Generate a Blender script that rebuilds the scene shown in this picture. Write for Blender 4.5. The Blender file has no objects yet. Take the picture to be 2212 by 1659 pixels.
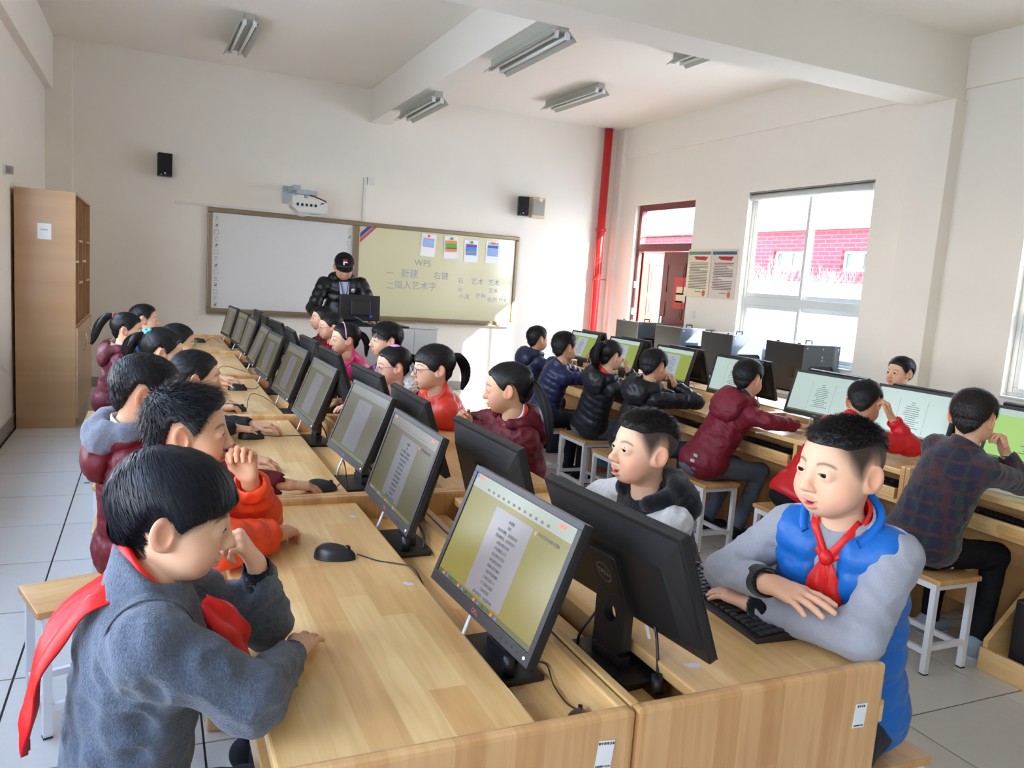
import bpy, bmesh, math, random
import numpy as np
from mathutils import Vector, Matrix

random.seed(7)
C = bpy.context.scene.collection
PI = math.pi

# ------------------------------------------------------------------ camera, world, sun, exposure
def look_axes(yaw, pitch, roll):
    y, p, r = [math.radians(v) for v in (yaw, pitch, roll)]
    f = Vector((math.sin(y)*math.cos(p), math.cos(y)*math.cos(p), -math.sin(p)))
    rt = Vector((math.cos(y), -math.sin(y), 0)); up = rt.cross(f)
    return rt*math.cos(r)+up*math.sin(r), -rt*math.sin(r)+up*math.cos(r), f
_r, _u, _f = look_axes(24.691, 7.398, 4.096)
cam = bpy.data.cameras.new('camera'); camo = bpy.data.objects.new('camera', cam); C.objects.link(camo)
camo.matrix_world = Matrix(((_r.x, _u.x, -_f.x, 0), (_r.y, _u.y, -_f.y, 0), (_r.z, _u.z, -_f.z, 1.523), (0, 0, 0, 1)))
cam.sensor_width = 36; cam.sensor_fit = 'HORIZONTAL'; cam.lens = 36*1710.9/2212; cam.clip_start = .05; cam.clip_end = 200
bpy.context.scene.camera = camo

world = bpy.data.worlds.new('sky'); bpy.context.scene.world = world; world.use_nodes = True
_wn = world.node_tree.nodes; _wl = world.node_tree.links
_bg = _wn['Background']; _bg.inputs['Strength'].default_value = 9
_tc = _wn.new('ShaderNodeTexCoord'); _sp = _wn.new('ShaderNodeSeparateXYZ'); _cr = _wn.new('ShaderNodeValToRGB')
_wl.new(_tc.outputs['Generated'], _sp.inputs[0]); _wl.new(_sp.outputs['Z'], _cr.inputs[0]); _wl.new(_cr.outputs[0], _bg.inputs['Color'])
_cr.color_ramp.elements[0].position = 0.0; _cr.color_ramp.elements[0].color = (.90, .94, 1.0, 1)
_cr.color_ramp.elements[1].position = 0.8; _cr.color_ramp.elements[1].color = (.42, .62, 1.0, 1)
SUN = Vector((-.52, 1, -.44)).normalized()
sl = bpy.data.lights.new('sun', 'SUN'); sl.energy = 15; sl.angle = math.radians(.6); sl.color = (1, .93, .82)
so = bpy.data.objects.new('sun', sl); C.objects.link(so); so.rotation_euler = SUN.to_track_quat('-Z', 'Y').to_euler(); so.location = (12, -6, 9)
def portal(loc, rot, sx, sy):
    a = bpy.data.lights.new('daylight_portal', 'AREA'); a.shape = 'RECTANGLE'; a.size = sx; a.size_y = sy; a.cycles.is_portal = True
    o = bpy.data.objects.new('daylight_portal', a); C.objects.link(o); o.location = loc; o.rotation_euler = rot
vs = bpy.context.scene.view_settings
vs.view_transform = 'Standard'; vs.look = 'None'; vs.gamma = 1; vs.exposure = 1.08; vs.use_curve_mapping = False
try:
    bpy.context.scene.cycles.use_denoising = True
    bpy.context.scene.cycles.max_bounces = 10; bpy.context.scene.cycles.diffuse_bounces = 7
    bpy.context.scene.cycles.caustics_reflective = False; bpy.context.scene.cycles.caustics_refractive = False
    bpy.context.scene.cycles.sample_clamp_indirect = 6
except Exception:
    pass

# ------------------------------------------------------------------ helpers
def tag(o, label=None, cat=None, group=None, kind=None):
    if label: o['label'] = label
    if cat: o['category'] = cat
    if group: o['group'] = group
    if kind: o['kind'] = kind
    return o
def empty(name, loc=(0, 0, 0), rz=0, label=None, cat=None, group=None):
    o = bpy.data.objects.new(name, None); C.objects.link(o); o.location = loc; o.rotation_euler = (0, 0, rz); o.empty_display_size = .05
    return tag(o, label, cat, group)
def link_mesh(name, me, mat, parent=None, loc=None, rot=None):
    o = bpy.data.objects.new(name, me); C.objects.link(o)
    if mat is not None:
        for m in (mat if isinstance(mat, (list, tuple)) else [mat]): me.materials.append(m)
    if parent is not None: o.parent = parent
    if loc is not None: o.location = loc
    if rot is not None: o.rotation_euler = rot
    return o
def copy_tree(o, parent=None):
    c = o.copy(); C.objects.link(c); c.parent = parent
    for ch in list(o.children): copy_tree(ch, c)
    return c
def frame_of(d):
    d = Vector(d).normalized(); a = Vector((0, 0, 1)) if abs(d.z) < .95 else Vector((1, 0, 0))
    x = a.cross(d).normalized(); return x, d.cross(x), d

class MB:
    """collects shapes for one mesh"""
    def __init__(s): s.v = []; s.f = []; s.m = []; s.mi = 0
    def add(s, vs_, fs):
        b = len(s.v); s.v += [tuple(p) for p in vs_]; s.f += [tuple(i+b for i in f) for f in fs]; s.m += [s.mi]*len(fs); return s
    def box(s, x0, x1, y0, y1, z0, z1, M=None):
        vs_ = [(x, y, z) for z in (z0, z1) for y in (y0, y1) for x in (x0, x1)]
        if M is not None: vs_ = [M @ Vector(p) for p in vs_]
        return s.add(vs_, [(0, 2, 3, 1), (4, 5, 7, 6), (0, 1, 5, 4), (2, 6, 7, 3), (0, 4, 6, 2), (1, 3, 7, 5)])
    def bbox(s, x0, x1, y0, y1, z0, z1, b=.004, M=None):
        """box with chamfered edges"""
        bm = bmesh.new(); bmesh.ops.create_cube(bm, size=1)
        for v in bm.verts: v.co = Vector(((x0+x1)/2+v.co.x*(x1-x0), (y0+y1)/2+v.co.y*(y1-y0), (z0+z1)/2+v.co.z*(z1-z0)))
        b = min(b, .45*min(x1-x0, y1-y0, z1-z0))
        bmesh.ops.bevel(bm, geom=list(bm.edges), offset=b, segments=2, affect='EDGES', profile=.6)
        if M is not None: bm.transform(M)
        bm.verts.index_update(); s.add([v.co.copy() for v in bm.verts], [[v.index for v in f.verts] for f in bm.faces]); bm.free(); return s
    def prism(s, poly, axis, a0, a1, M=None):
        """poly: 2D points, extruded along axis 0/1/2 (remaining axes in order)"""
        n = len(poly); vs_ = []
        for a in (a0, a1):
            for (p, q) in poly:
                vs_.append({0: (a, p, q), 1: (p, a, q), 2: (p, q, a)}[axis])
        if M is not None: vs_ = [M @ Vector(p) for p in vs_]
        fs = [tuple(range(n)), tuple(range(2*n-1, n-1, -1))]+[(i+n, (i+1) % n+n, (i+1) % n, i) for i in range(n)]
        return s.add(vs_, fs)
    def cyl(s, a, b, r0, r1=None, n=12, cap=True):
        r1 = r0 if r1 is None else r1
        a, b = Vector(a), Vector(b); x, y, d = frame_of(b-a); vs_ = []
        for (p, r) in ((a, r0), (b, r1)):
            for i in range(n):
                t = 2*PI*i/n; vs_.append(p+x*(r*math.cos(t))+y*(r*math.sin(t)))
        fs = [(i, (i+1) % n, (i+1) % n+n, i+n) for i in range(n)]
        if cap: fs += [tuple(range(n-1, -1, -1)), tuple(range(n, 2*n))]
        return s.add(vs_, fs)
    def tube(s, pts, r, n=6, closed=False):
        pts = [Vector(p) for p in pts]; k = len(pts); vs_ = []
        rr = r if isinstance(r, (list, tuple)) else [r]*k
        nx = None
        for i, p in enumerate(pts):
            d = (pts[(i+1) % k]-pts[i-1]) if closed else (pts[min(i+1, k-1)]-pts[max(i-1, 0)])
            if d.length < 1e-9: d = Vector((0, 0, 1))
            d.normalize()
            if nx is None: nx, ny, _ = frame_of(d)
            else:
                nx = (nx-d*nx.dot(d)).normalized(); ny = d.cross(nx)
            for j in range(n):
                t = 2*PI*j/n; vs_.append(p+nx*(rr[i]*math.cos(t))+ny*(rr[i]*math.sin(t)))
        m = k if closed else k-1
        fs = [(i*n+j, i*n+(j+1) % n, ((i+1) % k)*n+(j+1) % n, ((i+1) % k)*n+j) for i in range(m) for j in range(n)]
        if not closed: fs += [tuple(range(n-1, -1, -1)), tuple(range((k-1)*n, k*n))]
        return s.add(vs_, fs)
    def sphere(s, c, r, nu=12, nv=8, R=None):
        c = Vector(c); r = Vector((r, r, r)) if not hasattr(r, '__len__') else Vector(r); vs_ = []
        for j in range(nv+1):
            ph = PI*j/nv
            for i in range(nu):
                t = 2*PI*i/nu; q = Vector((r.x*math.sin(ph)*math.cos(t), r.y*math.sin(ph)*math.sin(t), r.z*math.cos(ph)))
                vs_.append(c+(R @ q if R is not None else q))
        fs = [(j*nu+i, (j+1)*nu+i, (j+1)*nu+(i+1) % nu, j*nu+(i+1) % nu) for j in range(nv) for i in range(nu)]
        return s.add(vs_, fs)
    def grid(s, P):
        """P: rows x cols of points"""
        R_, K = len(P), len(P[0])
        return s.add([p for row in P for p in row], [(i*K+j, i*K+j+1, (i+1)*K+j+1, (i+1)*K+j) for i in range(R_-1) for j in range(K-1)])
    def mesh(s, name, smooth=False):
        me = bpy.data.meshes.new(name); me.from_pydata([tuple(p) for p in s.v], [], s.f)
        if any(s.m): me.polygons.foreach_set('material_index', s.m)
        if smooth: me.polygons.foreach_set('use_smooth', [True]*len(me.polygons))
        me.validate(); me.update(); return me
    def build(s, name, mat, parent=None, smooth=False, loc=None, rot=None):
        return link_mesh(name, s.mesh(name, smooth), mat, parent, loc, rot)
def struct(o): return tag(o, kind='structure')
def spline(pts, n=24):
    """Catmull-Rom through points"""
    P = [Vector(p) for p in pts]; P = [P[0]*2-P[1]]+P+[P[-1]*2-P[-2]]; out = []
    k = len(P)-3
    for i in range(n+1):
        t = i/n*k; j = min(int(t), k-1); u = t-j; a, b, c, d = P[j:j+4]
        out.append(.5*((2*b)+(c-a)*u+(2*a-5*b+4*c-d)*u*u+(3*b-a-3*c+d)*u**3))
    return out

# ------------------------------------------------------------------ materials
def srgb(r, g, b):
    f = lambda c: (c/255/12.92) if c/255 <= .04045 else ((c/255+.055)/1.055)**2.4
    return (f(r), f(g), f(b), 1)
MATS = {}
def mat(name, col, rough=.5, metal=0, spec=.5, noise=0, nscale=8, bump=0, bscale=60, sheen=0, coat=0, emit=None, estr=0, trans=0, alpha=1, sss=0, stretch=(1, 1, 1), detail=3):
    if name in MATS: return MATS[name]
    m = bpy.data.materials.new(name); m.use_nodes = True; nt = m.node_tree; b = nt.nodes['Principled BSDF']
    b.inputs['Base Color'].default_value = col; b.inputs['Roughness'].default_value = rough; b.inputs['Metallic'].default_value = metal
    b.inputs['Specular IOR Level'].default_value = spec
    if sheen: b.inputs['Sheen Weight'].default_value = sheen; b.inputs['Sheen Roughness'].default_value = .4
    if coat: b.inputs['Coat Weight'].default_value = coat; b.inputs['Coat Roughness'].default_value = .12
    if emit is not None: b.inputs['Emission Color'].default_value = emit; b.inputs['Emission Strength'].default_value = estr
    if trans: b.inputs['Transmission Weight'].default_value = trans
    if alpha < 1: b.inputs['Alpha'].default_value = alpha
    if sss: b.inputs['Subsurface Weight'].default_value = sss; b.inputs['Subsurface Radius'].default_value = (.012, .005, .003); b.inputs['Subsurface Scale'].default_value = 1
    tc = mp = None
    def coords():
        nonlocal tc, mp
        if tc is None:
            tc = nt.nodes.new('ShaderNodeTexCoord'); mp = nt.nodes.new('ShaderNodeMapping'); nt.links.new(tc.outputs['Object'], mp.inputs[0]); mp.inputs['Scale'].default_value = stretch
        return mp.outputs[0]
    if noise:
        n = nt.nodes.new('ShaderNodeTexNoise'); n.inputs['Scale'].default_value = nscale; n.inputs['Detail'].default_value = detail; nt.links.new(coords(), n.inputs['Vector'])
        x = nt.nodes.new('ShaderNodeMix'); x.data_type = 'RGBA'; x.inputs[6].default_value = [c*(1-noise) for c in col[:3]]+[1]; x.inputs[7].default_value = [min(1, c*(1+noise)) for c in col[:3]]+[1]
        nt.links.new(n.outputs[0], x.inputs[0]); nt.links.new(x.outputs[2], b.inputs['Base Color'])
    if bump:
        n2 = nt.nodes.new('ShaderNodeTexNoise'); n2.inputs['Scale'].default_value = bscale; n2.inputs['Detail'].default_value = 4; nt.links.new(coords(), n2.inputs['Vector'])
        bp = nt.nodes.new('ShaderNodeBump'); bp.inputs['Strength'].default_value = bump; bp.inputs['Distance'].default_value = .004; nt.links.new(n2.outputs[0], bp.inputs['Height']); nt.links.new(bp.outputs[0], b.inputs['Normal'])
    MATS[name] = m; return m
def wood_mat(name, c1, c2, along, across, rough=.32, stave=.42, row=.062):
    """finger-jointed staves: 'along' is the object axis the staves run in, 'across' the axis they lie side by side in"""
    if name in MATS: return MATS[name]
    m = bpy.data.materials.new(name); m.use_nodes = True; nt = m.node_tree; N = nt.nodes.new; L = nt.links.new; b = nt.nodes['Principled BSDF']
    tc = N('ShaderNodeTexCoord'); sp = N('ShaderNodeSeparateXYZ'); cb = N('ShaderNodeCombineXYZ'); L(tc.outputs['Object'], sp.inputs[0])
    L(sp.outputs['XYZ'.index(along)], cb.inputs[0]); L(sp.outputs['XYZ'.index(across)], cb.inputs[1])
    third = [a for a in 'XYZ' if a not in (along, across)][0]
    br = N('ShaderNodeTexBrick'); L(cb.outputs[0], br.inputs['Vector']); br.offset = .37; br.squash = 1
    br.inputs['Color1'].default_value = c1; br.inputs['Color2'].default_value = c2; br.inputs['Scale'].default_value = 1; br.inputs['Mortar Size'].default_value = 0
    br.inputs['Brick Width'].default_value = stave; br.inputs['Row Height'].default_value = row; br.inputs['Bias'].default_value = -.1
    mp = N('ShaderNodeMapping'); L(cb.outputs[0], mp.inputs[0]); mp.inputs['Scale'].default_value = (2.0, 26, 1)
    ns = N('ShaderNodeTexNoise'); L(mp.outputs[0], ns.inputs['Vector']); ns.inputs['Scale'].default_value = 1.6; ns.inputs['Detail'].default_value = 5; ns.inputs['Distortion'].default_value = .8
    mp2 = N('ShaderNodeMapping'); L(cb.outputs[0], mp2.inputs[0]); mp2.inputs['Scale'].default_value = (3, 9, 1)
    ns2 = N('ShaderNodeTexNoise'); L(mp2.outputs[0], ns2.inputs['Vector']); ns2.inputs['Scale'].default_value = 1.3; ns2.inputs['Detail'].default_value = 2
    r = N('ShaderNodeValToRGB'); L(ns.outputs[0], r.inputs[0]); r.color_ramp.elements[0].position = .32; r.color_ramp.elements[0].color = (.74, .62, .48, 1); r.color_ramp.elements[1].position = .62; r.color_ramp.elements[1].color = (1, 1, 1, 1)
    r2 = N('ShaderNodeValToRGB'); L(ns2.outputs[0], r2.inputs[0]); r2.color_ramp.elements[0].position = .3; r2.color_ramp.elements[0].color = (.86, .80, .72, 1); r2.color_ramp.elements[1].position = .7; r2.color_ramp.elements[1].color = (1.0, 1.0, 1.0, 1)
    m1 = N('ShaderNodeMix'); m1.data_type = 'RGBA'; m1.blend_type = 'MULTIPLY'; m1.inputs[0].default_value = .5; L(br.outputs['Color'], m1.inputs[6]); L(r.outputs[0], m1.inputs[7])
    m2 = N('ShaderNodeMix'); m2.data_type = 'RGBA'; m2.blend_type = 'MULTIPLY'; m2.inputs[0].default_value = .8; L(m1.outputs[2], m2.inputs[6]); L(r2.outputs[0], m2.inputs[7])
    L(m2.outputs[2], b.inputs['Base Color']); b.inputs['Roughness'].default_value = rough; b.inputs['Coat Weight'].default_value = .25; b.inputs['Coat Roughness'].default_value = .18
    MATS[name] = m; return m
def vcol_mat(name, rough=.6, sss=0, sheen=0, bump=0, bscale=300, spec=.4, coat=0):
    """colour from the mesh's own 'Col' attribute"""
    if name in MATS: return MATS[name]
    m = mat(name, (1, 1, 1, 1), rough=rough, spec=spec, sheen=sheen, bump=bump, bscale=bscale, sss=sss, coat=coat); nt = m.node_tree
    a = nt.nodes.new('ShaderNodeAttribute'); a.attribute_name = 'Col'; nt.links.new(a.outputs['Color'], nt.nodes['Principled BSDF'].inputs['Base Color'])
    return m
WALL = mat('wall_paint', srgb(236, 230, 218), .85, noise=.02, nscale=3, bump=.04, bscale=120)
CEIL = mat('ceiling_paint', srgb(236, 230, 218), .9, noise=.015, nscale=2)
SKIRT = mat('skirting_grey', srgb(150, 147, 142), .4)
TILE = mat('floor_tile', srgb(206, 203, 196), .28, noise=.05, nscale=30, detail=6)
GROUT = mat('grout', srgb(52, 46, 42), .9)
W1, W2 = srgb(246, 212, 150), srgb(226, 176, 112)
WOODY = wood_mat('rubberwood_top', W1, W2, 'Y', 'X', stave=.34, row=.075)
WOODZ = wood_mat('rubberwood_panel', srgb(226, 184, 130), srgb(204, 154, 98), 'Z', 'X', rough=.36, stave=.6, row=.055)
WOODL = wood_mat('rubberwood_rail', W1, W2, 'Y', 'Z', stave=.5, row=.08)
WOODS = wood_mat('stool_wood', srgb(226, 184, 128), srgb(206, 158, 100), 'X', 'Y', stave=.5, row=.05)
MAPLE = wood_mat('cabinet_maple', srgb(196, 160, 118), srgb(190, 152, 110), 'Z', 'Y', rough=.4, stave=5, row=3)
WHITE_METAL = mat('white_metal', srgb(225, 228, 232), .35)
BLACK = mat('black_plastic', (.012, .012, .013, 1), .42, bump=.08, bscale=900)
BLACK2 = mat('black_gloss', (.008, .008, .009, 1), .25)
CHROME = mat('bright_metal', (.75, .75, .75, 1), .25, metal=1)
# ------------------------------------------------------------------ room shell
XL, XR, YF, YB, ZC = -1.06, 6.057, 10.035, -2.6, 3.736
WT = .15
fl = MB().box(XL-.3, XR+WT, YB-.3, YF+.3, -.12, -.004).build('floor', GROUT); struct(fl)
tile_me = MB().bbox(-.2965, .2965, -.2965, .2965, -.02, 0, b=.0015).mesh('tile'); tile_me.materials.append(TILE)
for i in range(-1, 11):
    for j in range(-1, 17):
        x0, x1 = -.435+.6*i, -.435+.6*(i+1); y0 = .703+.6*(j-1); y1 = y0+.6
        cx0, cx1, cy1 = max(x0, XL), min(x1, XR), min(y1, YF)
        if cx1-cx0 < .03 or cy1-y0 < .03: continue
        if cx1-cx0 > .599 and cy1-y0 > .599:
            o = bpy.data.objects.new('tile', tile_me); C.objects.link(o); o.location = ((x0+x1)/2, (y0+y1)/2, 0); o.parent = fl
        else:
            MB().bbox(cx0+.0035, cx1-.0035, y0+.0035, cy1-.0035, -.02, 0, b=.0015).build('tile', TILE, fl)
ce = MB().box(XL-.3, XR+WT, YB-.3, YF+.3, ZC, ZC+.2).build('ceiling', CEIL); struct(ce)
struct(MB().box(XL-.3, XR+WT+.02, YF, YF+.25, -.1, ZC).build('wall_front', WALL))
struct(MB().box(XL-.3, XR+WT+.02, YB-.15, YB, -.1, ZC).build('wall_back', WALL))
def wall_with_holes(name, xa, xb, holes):
    """wall in the YZ plane between xa and xb, with rectangular openings (y0,y1,z0,z1) that do not overlap in y"""
    m = MB(); y = YB
    for (y0, y1, z0, z1) in sorted(holes):
        m.box(xa, xb, y, y0, -.1, ZC)
        if z0 > 0: m.box(xa, xb, y0, y1, -.1, z0)
        m.box(xa, xb, y0, y1, z1, ZC); y = y1
    m.box(xa, xb, y, YF, -.1, ZC)
    return struct(m.build(name, WALL))
WIN = [(5.488, 7.20, .89, 2.688), (3.25, 4.018, .89, 2.688)]
DOOR = (8.17, 9.495, 0, 2.675)
wall_with_holes('wall_right', XR, XR+WT, WIN+[DOOR])
LWIN_UNSEEN = [(-1.9, -.2, .9, 2.2), (.3, 2.0, .9, 2.3), (2.7, 4.5, .9, 2.6), (5.2, 6.85, .9, 2.6)]  # unseen windows, assumed from the side light, placed and sized to tune it
wall_with_holes('wall_left', XL-WT, XL, LWIN_UNSEEN)
for w in WIN: portal((XR+WT+.02, (w[0]+w[1])/2, (w[2]+w[3])/2), (0, PI/2, 0), w[3]-w[2], w[1]-w[0])
portal((XR+WT+.02, 8.8, 1.33), (0, PI/2, 0), 2.6, 1.3)
for w in LWIN_UNSEEN: portal((XL-WT-.02, (w[0]+w[1])/2, (w[2]+w[3])/2), (0, -PI/2, 0), w[3]-w[2], w[1]-w[0])
# beams and columns
def beam(*a): return struct(MB().bbox(*a, b=.006).build('ceiling_beam', CEIL))
beam(2.432, 2.679, 5.02, YF+.01, 3.34, ZC+.01)
beam(XL-.01, XR+.01, 4.68, 5.04, 3.245, ZC+.01)
beam(XL-.01, -.985, 5.04, YF+.01, 3.19, ZC+.01)
beam(XL-.01, -.985, YB, 4.68, 3.19, ZC+.01)
beam(6.03, XR+.01, 5.04, YF+.01, 3.338, ZC+.01)
beam(6.03, XR+.01, YB, 4.68, 3.338, ZC+.01)
struct(MB().bbox(5.92, XR+.01, 4.66, 5.05, 0, 3.25, b=.008).build('wall_column', WALL))
struct(MB().bbox(5.985, XR+.01, 9.86, YF+.01, 0, ZC, b=.008).build('wall_column', WALL))
struct(MB().bbox(XL-.01, -.80, 9.99, YF+.01, 0, ZC, b=.008).build('wall_column', WALL))
struct(MB().bbox(XL-.01, -.9, 4.66, 5.05, 0, 3.25, b=.008).build('wall_column', WALL))
# skirting
struct(MB().box(-.8, XR, YF-.012, YF+.01, 0, .115).build('baseboard_front', SKIRT))
struct(MB().box(XL-.01, XL+.012, YB, YF, 0, .115).build('baseboard_left', SKIRT))
m = MB()
for a, b in ((YB, DOOR[0]), (DOOR[1], YF)): m.box(XR-.012, XR+.01, a, b, 0, .115)
struct(m.build('baseboard_right', SKIRT))
# ------------------------------------------------------------------ windows
PVC = mat('window_frame_grey', srgb(206, 210, 208), .4)
GLASS = bpy.data.materials.new('window_glass'); GLASS.use_nodes = True
_n = GLASS.node_tree; _n.nodes.clear()
_o = _n.nodes.new('ShaderNodeOutputMaterial'); _t = _n.nodes.new('ShaderNodeBsdfTransparent'); _g = _n.nodes.new('ShaderNodeBsdfGlossy'); _g.inputs['Roughness'].default_value = .02; _mx = _n.nodes.new('ShaderNodeMixShader')
_mx.inputs[0].default_value = .06; _n.links.new(_t.outputs[0], _mx.inputs[1]); _n.links.new(_g.outputs[0], _mx.inputs[2]); _n.links.new(_mx.outputs[0], _o.inputs[0])
def window(idx, x, w, side):
    y0, y1, z0, z1 = w; e = empty('window_%d' % idx, (x, (y0+y1)/2, z0)); struct(e); ox, oy, oz = e.location
    def P(name, ma, *boxes):
        m = MB()
        for b in boxes: m.bbox(b[0]-ox, b[1]-ox, b[2]-oy, b[3]-oy, b[4]-oz, b[5]-oz, b=.005)
        return m.build(name, ma, e)
    a, b = x-.035, x+.035; f = .045; zt = z0+.60; ym = (y0+y1)/2
    P('frame', PVC, (a, b, y0, y1, z0, z0+f), (a, b, y0, y1, z1-f, z1), (a, b, y0, y0+f, z0+f, z1-f), (a, b, y1-f, y1, z0+f, z1-f))
    P('transom', PVC, (a, b, y0+f, y1-f, zt-.04, zt+.05))
    P('sill', PVC, (x-.12 if side > 0 else x+.04, x-.04 if side > 0 else x+.12, y0, y1, z0, z0+.02))
    for (s0, s1, dx) in ((y0+f, ym+.03, .012), (ym-.03, y1-f, -.018)):
        for (q0, q1) in ((z0+f, zt-.04), (zt+.05, z1-f)):
            t = .042; c0, c1 = x+dx-.014, x+dx+.014
            s = P('sash', PVC, (c0, c1, s0, s1, q0, q0+t), (c0, c1, s0, s1, q1-t, q1), (c0, c1, s0, s0+t, q0+t, q1-t), (c0, c1, s1-t, s1, q0+t, q1-t))
            m = MB().box(x+dx-.003-ox, x+dx+.003-ox, s0+t-oy, s1-t-oy, q0+t-oz, q1-t-oz); g = m.build('pane', GLASS, s)
    return e
for i, w in enumerate(WIN):
    e = window(i+1, XR+.10, w, 1)
for i, w in enumerate(LWIN_UNSEEN): window(i+3, XL-.10, w, -1)
BLIND = mat('blind_fabric', srgb(196, 198, 190), .8)
for (y0, y1, z0, z1), lab in zip(WIN[:2], ('rolled-up grey roller blind above the window beside the two notice boards', 'rolled-up grey roller blind above the window next to the wall column')):
    b = empty('roller_blind', (XR+.035, (y0+y1)/2, z1-.06), 0, lab, 'blind')
    l = (y1-y0)/2-.012
    MB().cyl((0, -l, 0), (0, l, 0), .034, n=20).build('fabric_roll', BLIND, b, True)
    for s in (-1, 1): MB().cyl((0, s*l, 0), (0, s*(l+.01), 0), .044, n=20).build('end_bracket', WHITE_METAL, b, True)
    MB().box(-.03, .03, -l-.01, l+.01, .045, .058).build('rail', SKIRT, b)
# ------------------------------------------------------------------ door
DRED = mat('door_maroon', srgb(112, 44, 40), .38, noise=.06, nscale=5)
DRED_SUN = mat('door_leaf_sunlit', srgb(176, 62, 48), .3, noise=.08, nscale=4)  # same door; the open leaf's brighter red has sunlight put into it
d = empty('door_1', (XR+.10, 8.83, 0)); struct(d)
def dP(name, ma, *boxes, b=.006):
    m = MB()
    for q in boxes: m.bbox(q[0]-XR-.10, q[1]-XR-.10, q[2]-8.83, q[3]-8.83, q[4], q[5], b=b)
    return m.build(name, ma, d)
X0, X1 = XR+.06, XR+.15; Y0, Y1 = DOOR[0], DOOR[1]
dP('door_frame', DRED, (X0, X1, Y1-.07, Y1, 0, 2.675), (X0, X1, Y0, Y0+.07, 0, 2.675), (X0, X1, Y0+.07, Y1-.07, 2.59, 2.675), (X0, X1, Y0+.07, Y1-.07, 2.05, 2.15))
# transom: bars and diamond mesh
m = MB()
for (y, z0, z1) in [(Y1-.07-.045*k, 2.15, 2.33) for k in range(1, 27)]: m.cyl((.0, y-8.83, z0), (.0, y-8.83, z1), .003, n=5)
m.build('transom_bar', DRED, d)
m = MB(); m.box(-.006, .006, Y0+.07-8.83, Y1-.07-8.83, 2.235, 2.245)
W = Y1-Y0-.14; n = 16
for k in range(-6, n+6):
    for sgn in (1, -1):
        ya = Y0+.07+k*W/n; yb = ya+sgn*.11; za, zb = 2.33, 2.59
        t0, t1 = 0., 1.
        lo, hi = Y0+.07, Y1-.07
        if ya < lo: t0 = (lo-ya)/(yb-ya) if yb != ya else 1
        if ya > hi: t0 = (hi-ya)/(yb-ya) if yb != ya else 1
        if yb > hi: t1 = (hi-ya)/(yb-ya)
        if yb < lo: t1 = (lo-ya)/(yb-ya)
        if t0 < 0 or t0 >= t1 or t1 > 1: continue
        m.cyl((0, ya+(yb-ya)*t0-8.83, za+(zb-za)*t0), (0, ya+(yb-ya)*t1-8.83, za+(zb-za)*t1), .0028, n=4)
m.build('transom_mesh', mat('mesh_wire', srgb(110, 90, 85), .5), d)
def leaf(name, w, ma, loc, rz, handle):
    L_ = MB().bbox(-.02, .02, 0, w, .01, 2.04, b=.004).build(name, ma, d, loc=loc, rot=(0, 0, rz))
    for (z0, z1) in ((.15, .72), (.82, 1.10), (1.18, 1.42), (1.50, 1.90)):
        pm = MB()
        for s in (-1, 1):
            x = s*.02
            pm.box(min(x, x+s*.008), max(x, x+s*.008), .10, w-.10, z0, z0+.02); pm.box(min(x, x+s*.008), max(x, x+s*.008), .10, w-.10, z1-.02, z1)
            pm.box(min(x, x+s*.008), max(x, x+s*.008), .10, .12, z0+.02, z1-.02); pm.box(min(x, x+s*.008), max(x, x+s*.008), w-.12, w-.10, z0+.02, z1-.02)
            pm.box(min(x, x+s*.004), max(x, x+s*.004), .14, w-.14, z0+.04, z1-.04)
        pm.build('raised_panel', ma, L_)
    if handle:
        hm = MB().box(-.03, -.02, w-.085, w-.045, .98, 1.20); hm.cyl((-.03, w-.065, 1.02), (-.065, w-.065, 1.02), .008); hm.cyl((-.065, w-.065, 1.02), (-.065, w-.19, 1.02), .008)
        hm.build('door_handle', CHROME, L_)
    return L_
leaf('door_leaf', .60, DRED, (.0, Y0+.07-8.83, 0), 0, True)
leaf('door_leaf', .57, DRED_SUN, (.03, Y1-.08-8.83, 0), math.radians(-105), False)
m = MB()
for z in (.4, 1.18, 1.55): m.box(-.075, -.05, Y1-.085-8.83, Y1-.065-8.83, z, z+.09)
m.build('hinge', CHROME, d)
ps = MB().box(-.0272, -.0262, 0, .26, 1.32, 1.72).build('door_poster', mat('poster_red', srgb(200, 50, 45), .5), None, loc=(XR+.10, Y0+.12, 0)); tag(ps, 'red and cream safety poster stuck on the maroon door leaf', 'poster')
MB().box(-.0280, -.0272, .0, .20, 1.40, 1.60).build('print', mat('poster_cream', srgb(236, 214, 180), .6), ps)
# ------------------------------------------------------------------ outside
BRICK = bpy.data.materials.new('brick_red'); BRICK.use_nodes = True; _n = BRICK.node_tree
_tc = _n.nodes.new('ShaderNodeTexCoord'); _sp = _n.nodes.new('ShaderNodeSeparateXYZ'); _cb = _n.nodes.new('ShaderNodeCombineXYZ'); _b = _n.nodes.new('ShaderNodeTexBrick')
_n.links.new(_tc.outputs['Object'], _sp.inputs[0]); _n.links.new(_sp.outputs['Y'], _cb.inputs[0]); _n.links.new(_sp.outputs['Z'], _cb.inputs[1]); _n.links.new(_cb.outputs[0], _b.inputs['Vector'])
_b.inputs['Color1'].default_value = srgb(128, 44, 50); _b.inputs['Color2'].default_value = srgb(112, 36, 42); _b.inputs['Mortar'].default_value = srgb(140, 70, 74); _b.inputs['Scale'].default_value = 1; _b.inputs['Brick Width'].default_value = .6; _b.inputs['Row Height'].default_value = .16; _b.inputs['Mortar Size'].default_value = .02
_n.links.new(_b.outputs[0], _n.nodes['Principled BSDF'].inputs['Base Color']); _n.nodes['Principled BSDF'].inputs['Roughness'].default_value = .9
PAVE = mat('pale_paving', srgb(206, 204, 198), .9, noise=.05, nscale=2)
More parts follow.
